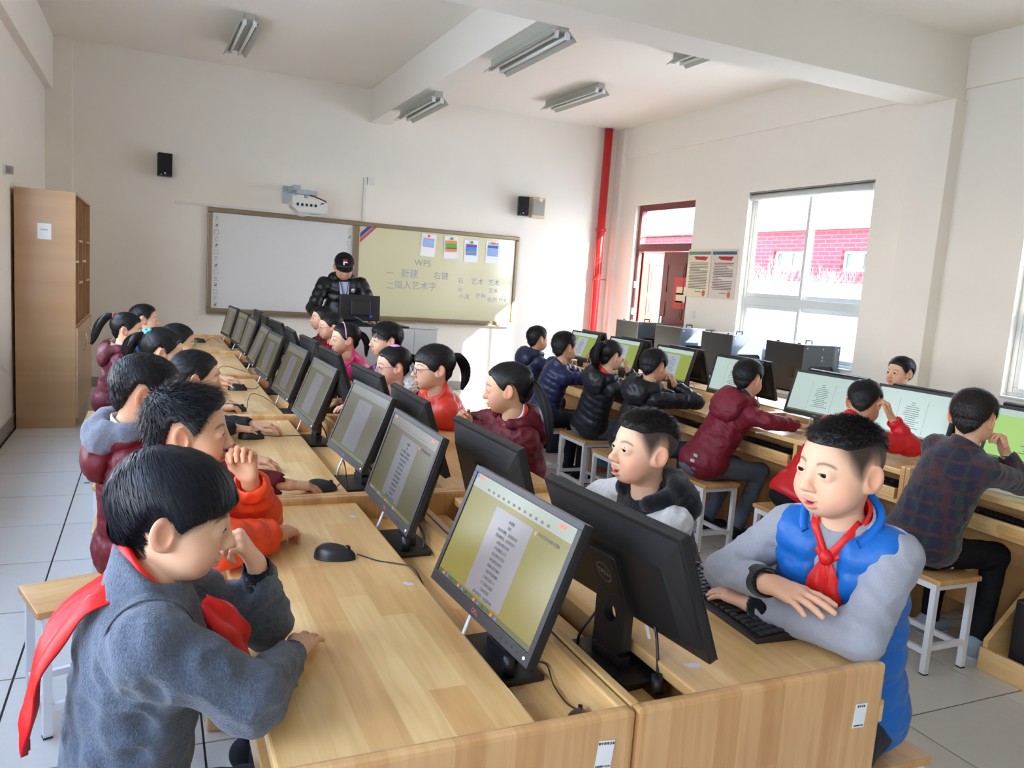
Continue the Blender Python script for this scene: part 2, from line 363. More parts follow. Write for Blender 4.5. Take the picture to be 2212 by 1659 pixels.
g = MB().box(XR+WT, 60, -40, 60, -.4, -.15).build('pavement', PAVE); struct(g)
g = MB().box(-40, XL-.3, -40, 60, -.4, -.15).build('pavement', PAVE); struct(g)
BX = 24.0
bd = empty('brick_building', (BX, 22, -.15), 0, 'red brick building with white parapet band seen through the window', 'building')
hol = []
m = MB(); wins = [(17.5, 19.2), (21.2, 22.9), (24.9, 26.6), (28.6, 30.3)]; zb0, zb1 = 2.78, 3.56; y = 6
for (a, b) in wins:
    m.box(0, 6, y-22, a-22, 0, 4.54); m.box(0, 6, a-22, b-22, 0, zb0+.15); m.box(0, 6, a-22, b-22, zb1+.15, 4.54); y = b
m.box(0, 6, y-22, 46-22, 0, 4.54); m.build('brick_wall', BRICK, bd)
MB().box(-.25, 6.2, -16.2, 24.2, 4.54, 5.1).build('parapet_band', mat('white_render', srgb(225, 222, 216), .8), bd)
MB().box(-.3, 6.3, -16.3, 24.3, 5.1, 5.16).build('coping', SKIRT, bd)
for (a, b) in wins:
    f = MB()
    f.box(.15, .22, a-22, b-22, zb0+.15, zb0+.25).box(.15, .22, a-22, b-22, zb1+.05, zb1+.15).box(.15, .22, a-22, a-21.92, zb0+.25, zb1+.05).box(.15, .22, b-22.08, b-22, zb0+.25, zb1+.05).box(.15, .22, (a+b)/2-22.05, (a+b)/2-21.95, zb0+.25, zb1+.05)
    fo = f.build('window', PVC, bd)
    MB().box(.24, .26, a-21.92, b-22.08, zb0+.25, zb1+.05).build('pane', mat('far_glass', srgb(96, 110, 110), .1), fo)
TWIG = mat('bare_twig', srgb(196, 160, 140), .9)
def shrub(x, y, h, seed, lab):
    rnd = random.Random(seed); m = MB()
    def br(p, d, l, r, lev):
        q = p+d*l; m.cyl(p, q, r, r*.6, n=4, cap=False)
        if lev == 0: return
        for _ in range(3):
            nd = (d+Vector((rnd.uniform(-.35, .35), rnd.uniform(-.6, .6), rnd.uniform(-.1, .5)))).normalized(); br(q, nd, l*rnd.uniform(.55, .85), r*.6, lev-1)
    for _ in range(5): br(Vector((0, 0, 0)), Vector((rnd.uniform(-.15, .15), rnd.uniform(-.4, .4), 1)).normalized(), h*.35, .025, 4)
    o = m.build('bare_shrub', TWIG, None, loc=(x, y, -.15)); tag(o, lab, 'shrub', 'bare shrubs in front of the brick building')
lw = MB().box(-.2, .2, -24, 24, 0, 2.35).build('low_wall', mat('white_render', srgb(225, 222, 216), .8), None, loc=(20.6, 22, -.15)); tag(lw, 'white rendered low wall in front of the brick building', 'wall')
shrub(22.4, 23.9, 3.2, 1, 'leafless twiggy shrub against the brick building, under one of its windows')
shrub(22.4, 21.6, 2.9, 2, 'leafless twiggy shrub against the brick building, between its two windows')
# ------------------------------------------------------------------ desks
LD = 1.476; Y0D = 1.108
def make_desk(label, group):
    """user side at x=0, back at x=.62, length along y"""
    e = empty('computer_desk', (0, 0, 0), 0, label, 'desk', group); t = .028
    MB().bbox(0, .45, t, LD-t, .722, .75, b=.005).build('tabletop', WOODY, e)
    for y in (.0005, LD-t-.0005):
        m = MB(); m.bbox(-.005, .622, y, y+t, 0, .772, b=.009); m.build('end_panel', WOODZ, e)
    MB().bbox(.475, .60, t, LD-t, .665, .688, b=.003).build('monitor_shelf', WOODY, e)
    MB().bbox(.60, .622, t, LD-t, .08, .768, b=.004).build('back_panel', WOODL, e)
    MB().box(.36, .378, t, LD-t, .10, .722).build('modesty_panel', WOODZ, e)
    MB().bbox(.02, .04, t, LD-t, .575, .603, b=.003).build('under_rail', WOODL, e)
    MB().bbox(.015, .33, LD/2-.014, LD/2+.014, .575, .722, b=.003).build('divider', WOODL, e)
    for y0, y1 in ((t+.02, LD/2-.034), (LD/2+.034, LD-t-.02)):
        tr = MB().box(.02, .33, y0, y1, .607, .619).build('keyboard_tray', WOODY, e)
        MB().bbox(.0, .02, y0, y1, .600, .652, b=.003).build('tray_rail', WOODL, tr)
    return e
ROWX = {'A': (.181, 1), 'B': (1.431, -1), 'C': (3.315, 1), 'D': (4.575, -1)}
DG = 'pale wood two-seat computer desks'
ORD = ['first', 'second', 'third', 'fourth', 'fifth']
proto = None
DESKS = {}
for row, (x, s) in ROWX.items():
    for k in range(5 if row in 'AB' else 4):
        lab = {'A': 'pale wood double desk, %s from the desk-end stickers on the cabinet-aisle side',
               'B': 'pale wood double desk, %s from the desk-end stickers, backing onto the cabinet-aisle row',
               'C': 'pale wood double desk with keyboard trays, %s along the middle aisle from the floor box',
               'D': 'pale wood double desk, %s along from the floor box, behind the bright screens'}[row] % ORD[k]
        if proto is None: proto = make_desk(lab, DG); o = proto
        else: o = copy_tree(proto); o['label'] = lab
        y = Y0D+LD*k
        if row in 'CD': y += .02
        o.location = (x, y if s > 0 else y+LD, 0); o.rotation_euler = (0, 0, 0 if s > 0 else PI)
        DESKS[row, k] = o
for ch in DESKS['B', 0].children:
    if ch.name.startswith('keyboard_tray') and ch.data: ch.location.x -= .075 if 'keyboard_tray' in ch.name else 0
for ch in DESKS['C', 2].children:
    if ch.name.startswith('keyboard_tray'): ch.location.x -= .07
# computer-tower boxes on the floor under the nearest desk by the aisle
def cpu_box(x, y, lab):
    e = empty('tower_box', (x, y, 0), 0, lab, 'box')
    t = .022
    for s in (0, .30-t):
        MB().prism([(0, .02), (.42, .02), (.42, .36), (.26, .36), (0, .13)], 1, s, s+t).build('side', WOODL, e)
    MB().box(.0, .42, t, .30-t, .05, .07).build('base_board', WOODY, e)
    MB().bbox(-.02, .0, 0, .30, .0, .10, b=.004).build('front_rail', WOODL, e)
    MB().bbox(.05, .40, .05, .22, .07, .34, b=.01).build('tower', BLACK, e)
    return e
cpu_box(3.30, 1.80, 'open wooden floor box holding a black computer tower under the desk')
# ------------------------------------------------------------------ stickers and small scraps on the desks
PAPER = mat('white_paper', srgb(236, 238, 240), .6); INK = mat('ink_black', (.02, .02, .025, 1), .7)
def text_mesh(body, size, name, ma, parent, loc, rot, align='CENTER', ext=.0002, sx=1):
    cu = bpy.data.curves.new(name, 'FONT'); cu.body = body; cu.size = size; cu.align_x = align; cu.align_y = 'CENTER'; cu.extrude = ext
    to = bpy.data.objects.new(name, cu); C.objects.link(to)
    me = bpy.data.meshes.new_from_object(to.evaluated_get(bpy.context.evaluated_depsgraph_get())); bpy.data.objects.remove(to); bpy.data.curves.remove(cu)
    o = link_mesh(name, me, None, parent, loc, rot); me.materials.clear(); me.materials.append(ma); o.scale = (sx, 1, 1); return o
def sticker(x, y, z, lab, top, low, tilt):
    e = empty('asset_sticker', (x, y, z), 0, lab, 'sticker'); e.rotation_euler = (0, tilt, 0)
    MB().bbox(-.017, .017, -.0008, 0, -.027, .027, b=.0003).build('label_paper', PAPER, e)
    text_mesh(top, .0058, 'heading', INK, e, (0, -.0011, .021), (PI/2, 0, 0)); text_mesh(low, .0042, 'code', INK, e, (0, -.0011, -.022), (PI/2, 0, 0))
yp = Y0D-.0006
sticker(.742, yp, .700, 'white asset sticker on the desk end panel beside the spare mouse', '教学教育设备', '设备编码:1072281', .10)
sticker(1.372, yp, .665, 'small white asset sticker on the desk end panel below the boy in the blue vest', '教学设备', '设备编码:10722', .06)
SCRAP = mat('torn_sticker', srgb(206, 214, 236), .5)
def scrap(x, y, z, seed, lab, s=1.0):
    rnd = random.Random(seed); n = 9; pts = [(math.cos(2*PI*i/n)*.018*s*rnd.uniform(.5, 1), math.sin(2*PI*i/n)*.011*s*rnd.uniform(.5, 1)) for i in range(n)]
    o = MB().prism(pts, 2, 0, .0006).build('sticker_scrap', SCRAP, None, loc=(x, y, z+.0002), rot=(0, 0, rnd.uniform(0, 3))); tag(o, lab, 'scrap', 'torn sticker scraps on desks')
for i, (x, y) in enumerate([(.595, 1.83), (.585, 2.40), (.57, 2.78), (.575, 3.98), (.56, 4.35), (.56, 5.45), (.575, 5.85)]):
    scrap(x, y, .75, i, 'torn bluish sticker scrap behind the desktop edge, by the %s monitor from the desk-end stickers' % ['first', 'second', 'third', 'fourth', 'fifth', 'sixth', 'seventh'][i])
scrap(1.045, 1.26, .75, 20, 'shiny torn sticker scrap on the desktop behind the black monitor back', 1.2)
scrap(1.08, 2.75, .75, 21, 'grey torn sticker scrap on the desktop beside the maroon-jacket girl', 1.2)
# ------------------------------------------------------------------ monitors
SCR_Y = mat('screen_olive', (.0, .0, .0, 1), .25, emit=srgb(190, 182, 100), estr=.27, spec=.3)
SCR_P = mat('screen_page', (.0, .0, .0, 1), .25, emit=srgb(200, 200, 210), estr=.24)
SCR_B = mat('screen_bar', (.0, .0, .0, 1), .25, emit=srgb(206, 218, 200), estr=.28)
SCR_T = mat('screen_task', (.0, .0, .0, 1), .25, emit=srgb(150, 160, 110), estr=.2)
SCR_W = mat('screen_white', (.0, .0, .0, 1), .25, emit=srgb(200, 222, 216), estr=.40)
SCR_G = mat('screen_green', (.0, .0, .0, 1), .25, emit=srgb(170, 188, 92), estr=.34)
SCR_PW = mat('screen_page_bright', (.0, .0, .0, 1), .25, emit=srgb(190, 196, 210), estr=.36)
SCR_LG = mat('screen_lime', (.0, .0, .0, 1), .25, emit=srgb(178, 222, 130), estr=.42)
SCR_I = mat('screen_ink', (.05, .05, .06, 1), .4)
SCR_IG = mat('screen_ink_grey', (.0, .0, .0, 1), .4, emit=srgb(120, 126, 130), estr=.2)
SCR_O = mat('screen_orange', (.0, .0, .0, 1), .4, emit=srgb(232, 120, 70), estr=.5)
SCR_BL = mat('screen_blue', (.0, .0, .0, 1), .4, emit=srgb(80, 110, 210), estr=.5)
LOGO = mat('logo_grey', srgb(150, 155, 160), .3, metal=.6); LOGO_R = mat('logo_red', srgb(190, 80, 90), .4)
SCR_DY = mat('screen_olive_dim', (.0, .0, .0, 1), .3, emit=srgb(150, 146, 96), estr=.13, spec=.3)
SCR_DP = mat('screen_page_dim', (.0, .0, .0, 1), .3, emit=srgb(168, 168, 180), estr=.14)
SCR_DB = mat('screen_bar_dim', (.0, .0, .0, 1), .3, emit=srgb(176, 180, 160), estr=.14)
MW, MH = .485, .295
POEM = ['白日不到处，青春恰自来', '苔花如米小，也学牡丹开', '小荷才露尖尖角', '早有蜻蜓立上头', '接天莲叶无穷碧', '映日荷花别样红', '绿遍山原白满川', '子规声里雨如烟', '乡村四月闲人少', '才了蚕桑又插田', '江南可采莲', '莲叶何田田，鱼戏莲叶间']
def screen_parts(e, style, near):
    """screen content on the plane x=-.0131 (faces -x); +y is the viewer's left of the screen"""
    h0, h1 = -MH/2+.026, MH/2-.016; w = MW/2-.017; x = -.0126
    def rect(name, ma, y0, y1, z0, z1, lift=.0003, par=None):
        return MB().add([(x-lift, y0, z0), (x-lift, y1, z0), (x-lift, y1, z1), (x-lift, y0, z1)], [(0, 3, 2, 1)]).build(name, ma, par or e)
    bgm, pg, br = {'olive': (SCR_Y, SCR_P, SCR_B), 'dim': (SCR_DY, SCR_DP, SCR_DB), 'white': (SCR_W, SCR_W, SCR_W), 'green': (SCR_G, SCR_PW, SCR_W), 'lime': (SCR_LG, SCR_LG, SCR_W)}[style]
    sc = rect('screen', bgm, -w, w, h0, h1, 0)
    rect('toolbar', br, -w, w, h1-.032, h1, .0003, sc); rect('taskbar', SCR_T, -w, w, h0, h0+.011, .0003, sc)
    if style != 'lime': rect('page', pg, -.085, .085, h0+.016, h1-.045, .0004, sc)
    if style == 'white':
        for y in (-.085, .085): rect('page_edge', SCR_IG, y-.0006, y+.0006, h0+.016, h1-.045, .0006, sc)
    # lines of the poem
    n = 12; z = h1-.062
    if near:
        R = (PI/2, 0, -PI/2)
        text_mesh('小池塘', .009, 'page_text', SCR_I, sc, (x-.0008, -.0, z), R, sx=1); z -= .012
        text_mesh('雷白', .008, 'page_text', SCR_I, sc, (x-.0008, 0, z), R); z -= .013
        for k in range(n):
            text_mesh(POEM[k], .0082, 'page_text', SCR_I, sc, (x-.0008, .0, z), R); z -= .0132
        text_mesh('中小学生作业格式答题', .0085, 'heading_text', SCR_I, sc, (x-.0008, -.150, h1-.05), R)
        rect('heading_mark', SCR_O, -.102, -.094, h1-.055, h1-.046, .0006, sc)
        rect('button', SCR_O, -.190, -.165, h1-.014, h1-.006, .0006, sc); rect('menu_tab', SCR_BL, .212, .224, h1-.010, h1-.001, .0006, sc); rect('menu_tab', SCR_O, .188, .210, h1-.010, h1-.002, .0006, sc)
        for k in range(12): rect('tool_icon', SCR_IG, .15-.025*k-.010, .15-.025*k, h1-.027, h1-.021, .0006, sc)
        for k in range(15): rect('task_icon', [SCR_IG, SCR_O, SCR_BL, SCR_I][k % 4], .22-.021*k-.009, .22-.021*k, h0+.002, h0+.009, .0006, sc)
    else:
        m = MB(); rr = random.Random(3); z = h1-.066
        for k in range(13):
            a = rr.uniform(.03, .06) if k > 1 else .012
            m.add([(x-.0008, -a, z), (x-.0008, a, z), (x-.0008, a, z+.0028), (x-.0008, -a, z+.0028)], [(0, 3, 2, 1)]); z -= .0118
        m.build('page_text', SCR_IG if style in ('white', 'green') else SCR_I, sc)
def make_monitor(style, near, label, group):
    """origin on the shelf under the neck; screen faces -x; panel tilts back"""
    e = empty('computer_monitor', (0, 0, 0), 0, label, 'monitor', group)
    MB().bbox(-.075, .075, -.115, .115, 0, .014, b=.004).build('stand_base', BLACK, e)
    # neck with a round cable hole
    nk = MB(); N_ = 20; hw0, hw1, zc, zt = .058, .045, .115, .215; hc, hr = .125, .021
    outer = []
    for i in range(N_):
        t = 2*PI*i/N_; c, s_ = math.cos(t), math.sin(t); k = min(hw0*.9/abs(c) if abs(c) > 1e-6 else 9, .09/abs(s_) if abs(s_) > 1e-6 else 9); outer.append((c*k, hc+s_*k))
    for xx in (.018, .042):
        b = len(nk.v); nk.v += [(xx, y, z) for y, z in outer]+[(xx, hr*math.cos(2*PI*i/N_), hc+hr*math.sin(2*PI*i/N_)) for i in range(N_)]
        for i in range(N_):
            q = (b+i, b+(i+1) % N_, b+N_+(i+1) % N_, b+N_+i); nk.f.append(q if xx > .03 else q[::-1]); nk.m.append(0)
    for i in range(N_):
        nk.f.append((i, (i+1) % N_, 2*N_+(i+1) % N_, 2*N_+i)); nk.f.append((N_+(i+1) % N_, N_+i, 3*N_+i, 3*N_+(i+1) % N_)); nk.m += [0, 0]
    nk.bbox(.016, .044, -.052, .052, .012, .04, b=.003); nk.bbox(.016, .044, -.05, .05, .21, .225, b=.003)
    nk.build('stand_neck', BLACK, e)
    # panel (child empty is avoided: geometry is tilted directly)
    T = Matrix.Translation((-.035, 0, .105)) @ Matrix.Rotation(math.radians(PANEL_TILT), 4, 'Y') @ Matrix.Translation((0, 0, MH/2))
    sh = MB(); sh.bbox(-.012, .008, -MW/2, MW/2, -MH/2, MH/2, b=.004)
    po = [(-MW/2+.012, -MH/2+.03), (MW/2-.012, -MH/2+.03), (MW/2-.012, MH/2-.012), (-MW/2+.012, MH/2-.012)]
    pi_ = [(-MW/2+.04, -MH/2+.05), (MW/2-.04, -MH/2+.05), (MW/2-.05, MH/2-.07), (-MW/2+.05, MH/2-.07)]
    b = len(sh.v); sh.v += [(.008, y, z) for y, z in po]+[(.034, y, z) for y, z in pi_]
    for i in range(4): sh.f.append((b+i, b+(i+1) % 4, b+4+(i+1) % 4, b+4+i)); sh.m.append(0)
    sh.f.append((b+4, b+5, b+6, b+7)); sh.m.append(0)
    sh.bbox(.030, .050, -.05, .05, -.055, .05, b=.005)
    pan = sh.build('panel', BLACK, e); pan.matrix_local = T
    bz = MB()
    for q in ((-MW/2, MW/2, MH/2-.015, MH/2), (-MW/2, MW/2, -MH/2, -MH/2+.025), (-MW/2, -MW/2+.016, -MH/2+.025, MH/2-.015), (MW/2-.016, MW/2, -MH/2+.025, MH/2-.015)):
        bz.bbox(-.0152, -.0118, q[0], q[1], q[2], q[3], b=.001)
    bzo = bz.build('bezel', mat('bezel_grey', (.014, .015, .018, 1), .45), pan)
    text_mesh('DELL', .014, 'logo', LOGO_R if near else LOGO, pan, (-.0154, .0, -MH/2+.0125), (PI/2, 0, -PI/2))
    MB().cyl((-.0165, -MW/2+.02, -MH/2+.0125), (-.0150, -MW/2+.02, -MH/2+.0125), .0032).build('power_light', mat('power_led', (1, 1, 1, 1), .4, emit=(1, 1, 1, 1), estr=1.0), pan)
    for k in range(4): MB().box(-.0156, -.0150, -MW/2+.045+.022*k, -MW/2+.051+.022*k, -MH/2+.011, -MH/2+.0135).build('button', BLACK2, pan)
    screen_parts_holder = pan
    screen_parts(pan, style, near)
    # back details: round logo, vent slot
    lm = MB(); n = 28
    for i in range(n):
        a0, a1 = 2*PI*i/n, 2*PI*(i+1)/n
        for (r0, r1) in ((.0230, .0252),):
            lm.add([(.0505, r0*math.cos(a0), r0*math.sin(a0)), (.0505, r1*math.cos(a0), r1*math.sin(a0)), (.0505, r1*math.cos(a1), r1*math.sin(a1)), (.0505, r0*math.cos(a1), r0*math.sin(a1))], [(0, 1, 2, 3)])
    lm.build('round_logo', LOGO, pan); text_mesh('DELL', .0180, 'logo', LOGO, pan, (.0506, 0, 0), (PI/2, 0, PI/2))
    MB().bbox(.010, .0225, -.13, .13, MH/2-.0475, MH/2-.0425, b=.001).build('vent_slot', BLACK2, pan)
    # cables
    p0 = T @ Vector((.03, -.055, -MH/2+.075))
    MB().tube(spline([p0, p0+Vector((.01, 0, -.05)), (.06, -.075, .05), (.055, -.09, .012)], 14), .0032).build('power_cable', BLACK, e, True)
    MB().cyl((.0, -.09, .012), (.0, -.086, .055), .012, n=14).build('plug', BLACK, e, True) if near else None
    MB().tube([T @ Vector((-.002, .03, -MH/2+.006)), (-.055, .032, .055), (-.058, .034, .012)], .0042).build('white_clip', WHITE_METAL, e, True)
    return e
PANEL_TILT = 20
SHELF = .688
AY = [1.502, 2.284, 2.989, 3.788, 4.526, 5.317, 6.003, 6.71, 7.423, 8.19]
AT = [21, 18, 21, 21, 20, 18.5, 22, 17, 15.5, 15]; AW = [3.5, .1, 3.4, 1.7, 2.4, 2.3, -.4, .9, 3.5, 4.4]; AX = [.65, .663, .689, .662, .662, .653, .657, .669, .679, .656]
BY = [1.425, 2.137, 2.894, 3.576, 4.406, 5.086, 5.798, 6.537, 7.209, 7.816]; BW = [5.9, 1.6, -.9, 2.4, 1.5, 2.3, -1.4, 4.4, -1.3, 1.1]; BT = [22.5, 17.5, 19, 18.5, 19.5, 18.4, 19.8, 20, 20, 17]
CY = [2.375, 3.06, 3.728, 4.576, 5.355, 6.13, 6.906, 7.65]; CW = [3, 4.7, 8, .7, 3.5, 3, 3.9, 2]; CT = [19, 13, 17, 13, 16.5, 17, 22, 17]
NTH = ['first', 'second', 'third', 'fourth', 'fifth', 'sixth', 'seventh', 'eighth', 'ninth', 'tenth']
protos = {}
def place_monitor(style, near, tilt, x, y, yaw, face, lab, grp):
    global PANEL_TILT
    key = (style, near)
    if key not in protos: PANEL_TILT = 20; protos[key] = o = make_monitor(style, near, lab, grp)
    else: o = copy_tree(protos[key]); o['label'] = lab; o['group'] = grp
    for ch in o.children:
        if ch.name.split('.')[0] == 'panel':
            ch.matrix_local = Matrix.Translation((-.035, 0, .105)) @ Matrix.Rotation(math.radians(tilt), 4, 'Y') @ Matrix.Translation((0, 0, MH/2))
    a = math.radians(yaw)+(0 if face < 0 else PI)
    o.rotation_euler = (0, 0, a); dx = .035*math.cos(a); dy = .035*math.sin(a)
    o.location = (x+dx, y+dy, SHELF); return o
MON = {}
for k in range(10):
    MON['A', k] = place_monitor('olive' if k == 0 else 'dim', k < 2, AT[k], AX[k], AY[k], AW[k], -1, 'black monitor with olive page of text, %s from the desk-end stickers' % NTH[k], 'monitors on the aisle-side row')
for k in range(10):
    MON['B', k] = place_monitor('dim', k < 1, BT[k], .99+(.015 if k == 0 else 0), BY[k], BW[k], 1, 'black monitor seen from behind, %s from the desk-end stickers' % NTH[k], 'monitors turned away in the middle row')
for k in range(7):
    st = 'lime' if k == 0 else ('white' if k < 4 else 'green')
    MON['C', k] = place_monitor(st, False, CT[k], 3.855, CY[k], CW[k], -1, ('black monitor with a lime green screen, %s along from the floor box' if k == 0 else 'black monitor with a bright white page, %s along from the floor box' if k < 4 else 'black monitor with grey page on green, %s along from the floor box') % NTH[k], 'monitors facing the right-hand pupils')
for k in range(7):
    MON['D', k] = place_monitor('dim', False, 16, 4.15, CY[k]+.06, -2+k % 3, 1, 'black monitor back just behind the bright screens, %s along from the floor box' % NTH[k], 'monitors turned to the black cases')
_mo = MON['B', 0]; _mi = (Matrix.Translation(_mo.location) @ Matrix.Rotation(_mo.rotation_euler.z, 4, 'Z')).inverted()
_pp = [_mi @ Vector(q) for q in ((.985, 1.345, .835), (.990, 1.325, .80), (.985, 1.305, .755), (.975, 1.285, .722))]
MB().tube(spline(_pp, 14), .0034).build('power_cable', BLACK, _mo, True)
MB().cyl(_mi @ Vector((.975, 1.287, .725)), _mi @ Vector((.962, 1.262, .700)), .0125, n=16).build('plug', BLACK, _mo, True)
# ------------------------------------------------------------------ mice
def make_mouse(lab):
    e = empty('computer_mouse', (0, 0, 0), 0, lab, 'mouse', 'black wired mice'); P = []
    nu, nv = 20, 12
    for j in range(nv+1):
        v = j/nv; ring = []
        for i in range(nu):
            t = 2*PI*i/nu; r = math.sin(v*PI/2)
            xx = math.cos(t)*.056*r; yy = math.sin(t)*(.031-.004*math.cos(t))*r; zz = .036*math.sqrt(max(0, 1-r*r))**.8*(1-.22*math.cos(t)*r)+.004
            ring.append((xx, yy, zz))
        P.append(ring+[ring[0]])
    m = MB().grid(P); m.cyl((0, 0, 0), (0, 0, .001), .01, n=6)
    base = [(math.cos(2*PI*i/nu)*.056, math.sin(2*PI*i/nu)*(.031-.004*math.cos(2*PI*i/nu))) for i in range(nu)]
    m.prism(base, 2, .0, .0045); m.build('shell', mat('mouse_black', (.014, .015, .018, 1), .38), e, True)
    MB().cyl((.032, -.004, .0285), (.032, .004, .0285), .009, n=14).build('scroll_wheel', BLACK2, e, True)
    return e
mp = None
CABLE = mat('cable_black', (.02, .02, .022, 1), .5)
def mouse(x, y, z, rz, lab, path=None):
    global mp
    if mp is None: mp = make_mouse(lab); o = mp
    else:
        o = copy_tree(mp); o['label'] = lab
        for ch in list(o.children):
            if ch.name.startswith('cable'): bpy.data.objects.remove(ch)
    o.location = (x, y, z); o.rotation_euler = (0, 0, rz)
    if path:
        inv = (Matrix.Translation((x, y, z)) @ Matrix.Rotation(rz, 4, 'Z')).inverted()
        MB().tube([inv @ Vector(p) for p in spline(path, 26)], .0019).build('cable', CABLE, o, True)
    return o
mouse(.455, 2.05, .75, math.radians(-22), 'idle black mouse lying by itself on the nearest pale desktop', [(.51, 2.03, .764), (.56, 2.0, .752), (.60, 1.97, .752), (.637, 1.93, .752), (.655, 1.90, .72), (.665, 1.88, .695)])
mouse(.545, 2.72, .75, math.radians(-10), 'black mouse under the hand of the maroon-jacket boy', [(.60, 2.71, .764), (.63, 2.72, .80), (.632, 2.78, .84), (.645, 2.80, .81), (.66, 2.79, .70)])
mouse(.405, 3.60, .75, math.radians(-4), 'black mouse between the orange-jacket boy and the next desk', [(.46, 3.6, .764), (.52, 3.63, .752), (.60, 3.64, .752), (.645, 3.62, .75), (.665, 3.6, .695)])
mouse(.40, 4.28, .75, math.radians(5), 'black mouse whose cord loops over a pale desktop, with no hand on it', [(.456, 4.285, .764), (.47, 4.36, .80), (.50, 4.43, .82), (.56, 4.42, .80), (.62, 4.33, .76), (.66, 4.29, .695)])
mouse(.475, 5.0, .75, math.radians(-3), 'black mouse under the pale hand of the girl in profile', [(.53, 5.0, .764), (.58, 5.05, .752), (.63, 5.12, .76), (.665, 5.15, .695)])
mouse(.33, 5.65, .75, math.radians(10), 'black mouse beside the girl with turquoise hair clips', [(.386, 5.66, .764), (.45, 5.75, .80), (.55, 5.74, .78), (.63, 5.68, .755), (.66, 5.65, .695)])
mouse(.40, 7.9, .75, math.radians(-5), 'small black mouse on the far end of the aisle-side desks', [(.456, 7.9, .764), (.52, 7.96, .79), (.58, 7.9, .755), (.65, 7.88, .695)])
mouse(.745, 1.20, SHELF, math.radians(65), 'spare black mouse tucked in the trough behind the desk-end sticker', [(.768, 1.25, .700), (.766, 1.30, .692), (.768, 1.36, .70), (.772, 1.40, .72), (.775, 1.46, .70)])
mouse(3.44, 2.60, .75, math.radians(0), 'black mouse on the desktop edge beside the boy in dark plaid', [(3.5, 2.6, .764), (3.6, 2.63, .752), (3.76, 2.6, .752), (3.8, 2.6, .70)])
# ------------------------------------------------------------------ keyboards
KEYC = mat('key_black', (.03, .03, .033, 1), .45)
key_me = MB().bbox(-.0078, .0078, -.0078, .0078, 0, .006, b=.0018).mesh('key'); key_me.materials.append(KEYC)
def keyboard(x, y, z, rz, lab, near):
    e = empty('computer_keyboard', (x, y, z), rz, lab, 'keyboard', 'black wired keyboards')
    m = MB(); m.prism([(-.07, 0), (.07, 0), (.07, .010), (.05, .014), (-.06, .024), (-.07, .020)], 1, -.22, .22); m.build('body', BLACK, e)
    tilt = math.atan2(.010, .11)
    rows = [(-.048, 0), (-.024, 0), (-.006, .3), (.012, .5), (.030, .8), (.048, 0)]
    joined = MB()
    for ri, (rx, off) in enumerate(rows):
        for k in range(21):
            if ri == 0 and k in (1, 6, 11): continue
            if ri > 0 and k in (15,) and ri in (3, 4): continue
            if ri == 5 and k in (4, 5, 6, 7): continue
            yy = -.205+k*.0205+(.004*off if k < 15 else 0); zz = .0145-(rx-.05)*.091
            if abs(yy) > .212: continue
            if near:
                o = bpy.data.objects.new('key', key_me); C.objects.link(o); o.parent = e; o.location = (rx, yy, zz); o.rotation_euler = (0, tilt, 0)
            else: joined.box(rx-.0075, rx+.0075, yy-.0075, yy+.0075, zz, zz+.005)
    if near: MB().bbox(.040, .056, -.125, -.045 + .01, .0145, .0205, b=.0018).build('key', KEYC, e)
    else: tag(joined.build('keys', KEYC, e), kind='stuff')
    return e
keyboard(1.335, 1.515, .75, math.radians(180-4), 'black keyboard on the desktop in front of the boy in the blue vest', True)
for (x, y, lab) in [(3.42, 4.50, 'black keyboard on the pulled-out tray by the black-hooded boy'), (3.47, 3.72, 'black keyboard on the tray by the maroon-jacket boy on a stool'), (3.50, 2.98, 'black keyboard on the tray by the boy in the red jacket'), (3.46, 2.24, 'black keyboard on the tray by the boy in dark plaid'), (3.48, 5.30, 'black keyboard on the tray by the girl with the pink hair tie')]:
    keyboard(x, y, .62, 0, lab, False)
mp2 = MB().box(0, .10, 0, .24, 0, .002).build('paper_sheet', PAPER, None, loc=(3.42, 2.10, .751), rot=(0, 0, .1)); tag(mp2, 'white paper sheet on the desktop beside the boy in dark plaid', 'paper')
mp3 = MB().box(0, .13, 0, .09, 0, .012).build('note_pad', PAPER, None, loc=(3.50, 3.50, .751), rot=(0, 0, .3)); tag(mp3, 'small white note pad on the desktop before a bright screen', 'notepad')
# ------------------------------------------------------------------ stools
def make_stool(lab):
    e = empty('stool', (0, 0, 0), 0, lab, 'stool', 'wooden-seat stools with white metal legs'); a, b, h = .17, .115, .42
    MB().bbox(-.20, .20, -.13, .13, h-.022, h, b=.004).build('seat', WOODS, e)
    for sx in (-1, 1):
        for sy in (-1, 1):
            MB().box(sx*a-.0125, sx*a+.0125, sy*b-.0125, sy*b+.0125, .004, h-.047).build('leg', WHITE_METAL, e)
            MB().box(sx*a-.0135, sx*a+.0135, sy*b-.0135, sy*b+.0135, 0, .006).build('foot_cap', BLACK, e)
    m = MB()
    for s in (-1, 1):
        m.box(-a-.0125, a+.0125, s*b-.0125, s*b+.0125, h-.047, h-.022); m.box(s*a-.0125, s*a+.0125, -b+.0125, b-.0125, h-.047, h-.022)
    m.build('seat_frame', WHITE_METAL, e)
    for s in (-1, 1):
        MB().box(-a+.0125, a-.0125, s*b-.010, s*b+.010, .085, .108).build('stretcher', WHITE_METAL, e); MB().box(s*a-.010, s*a+.010, -b+.0125, b-.0125, .105, .128).build('stretcher', WHITE_METAL, e)
    return e
sp_ = None
def stool(x, y, deg, lab):
    global sp_
    if sp_ is None: sp_ = make_stool(lab); o = sp_
    else: o = copy_tree(sp_); o['label'] = lab
    o.location = (x, y, 0); o.rotation_euler = (0, 0, math.radians(deg)); return o
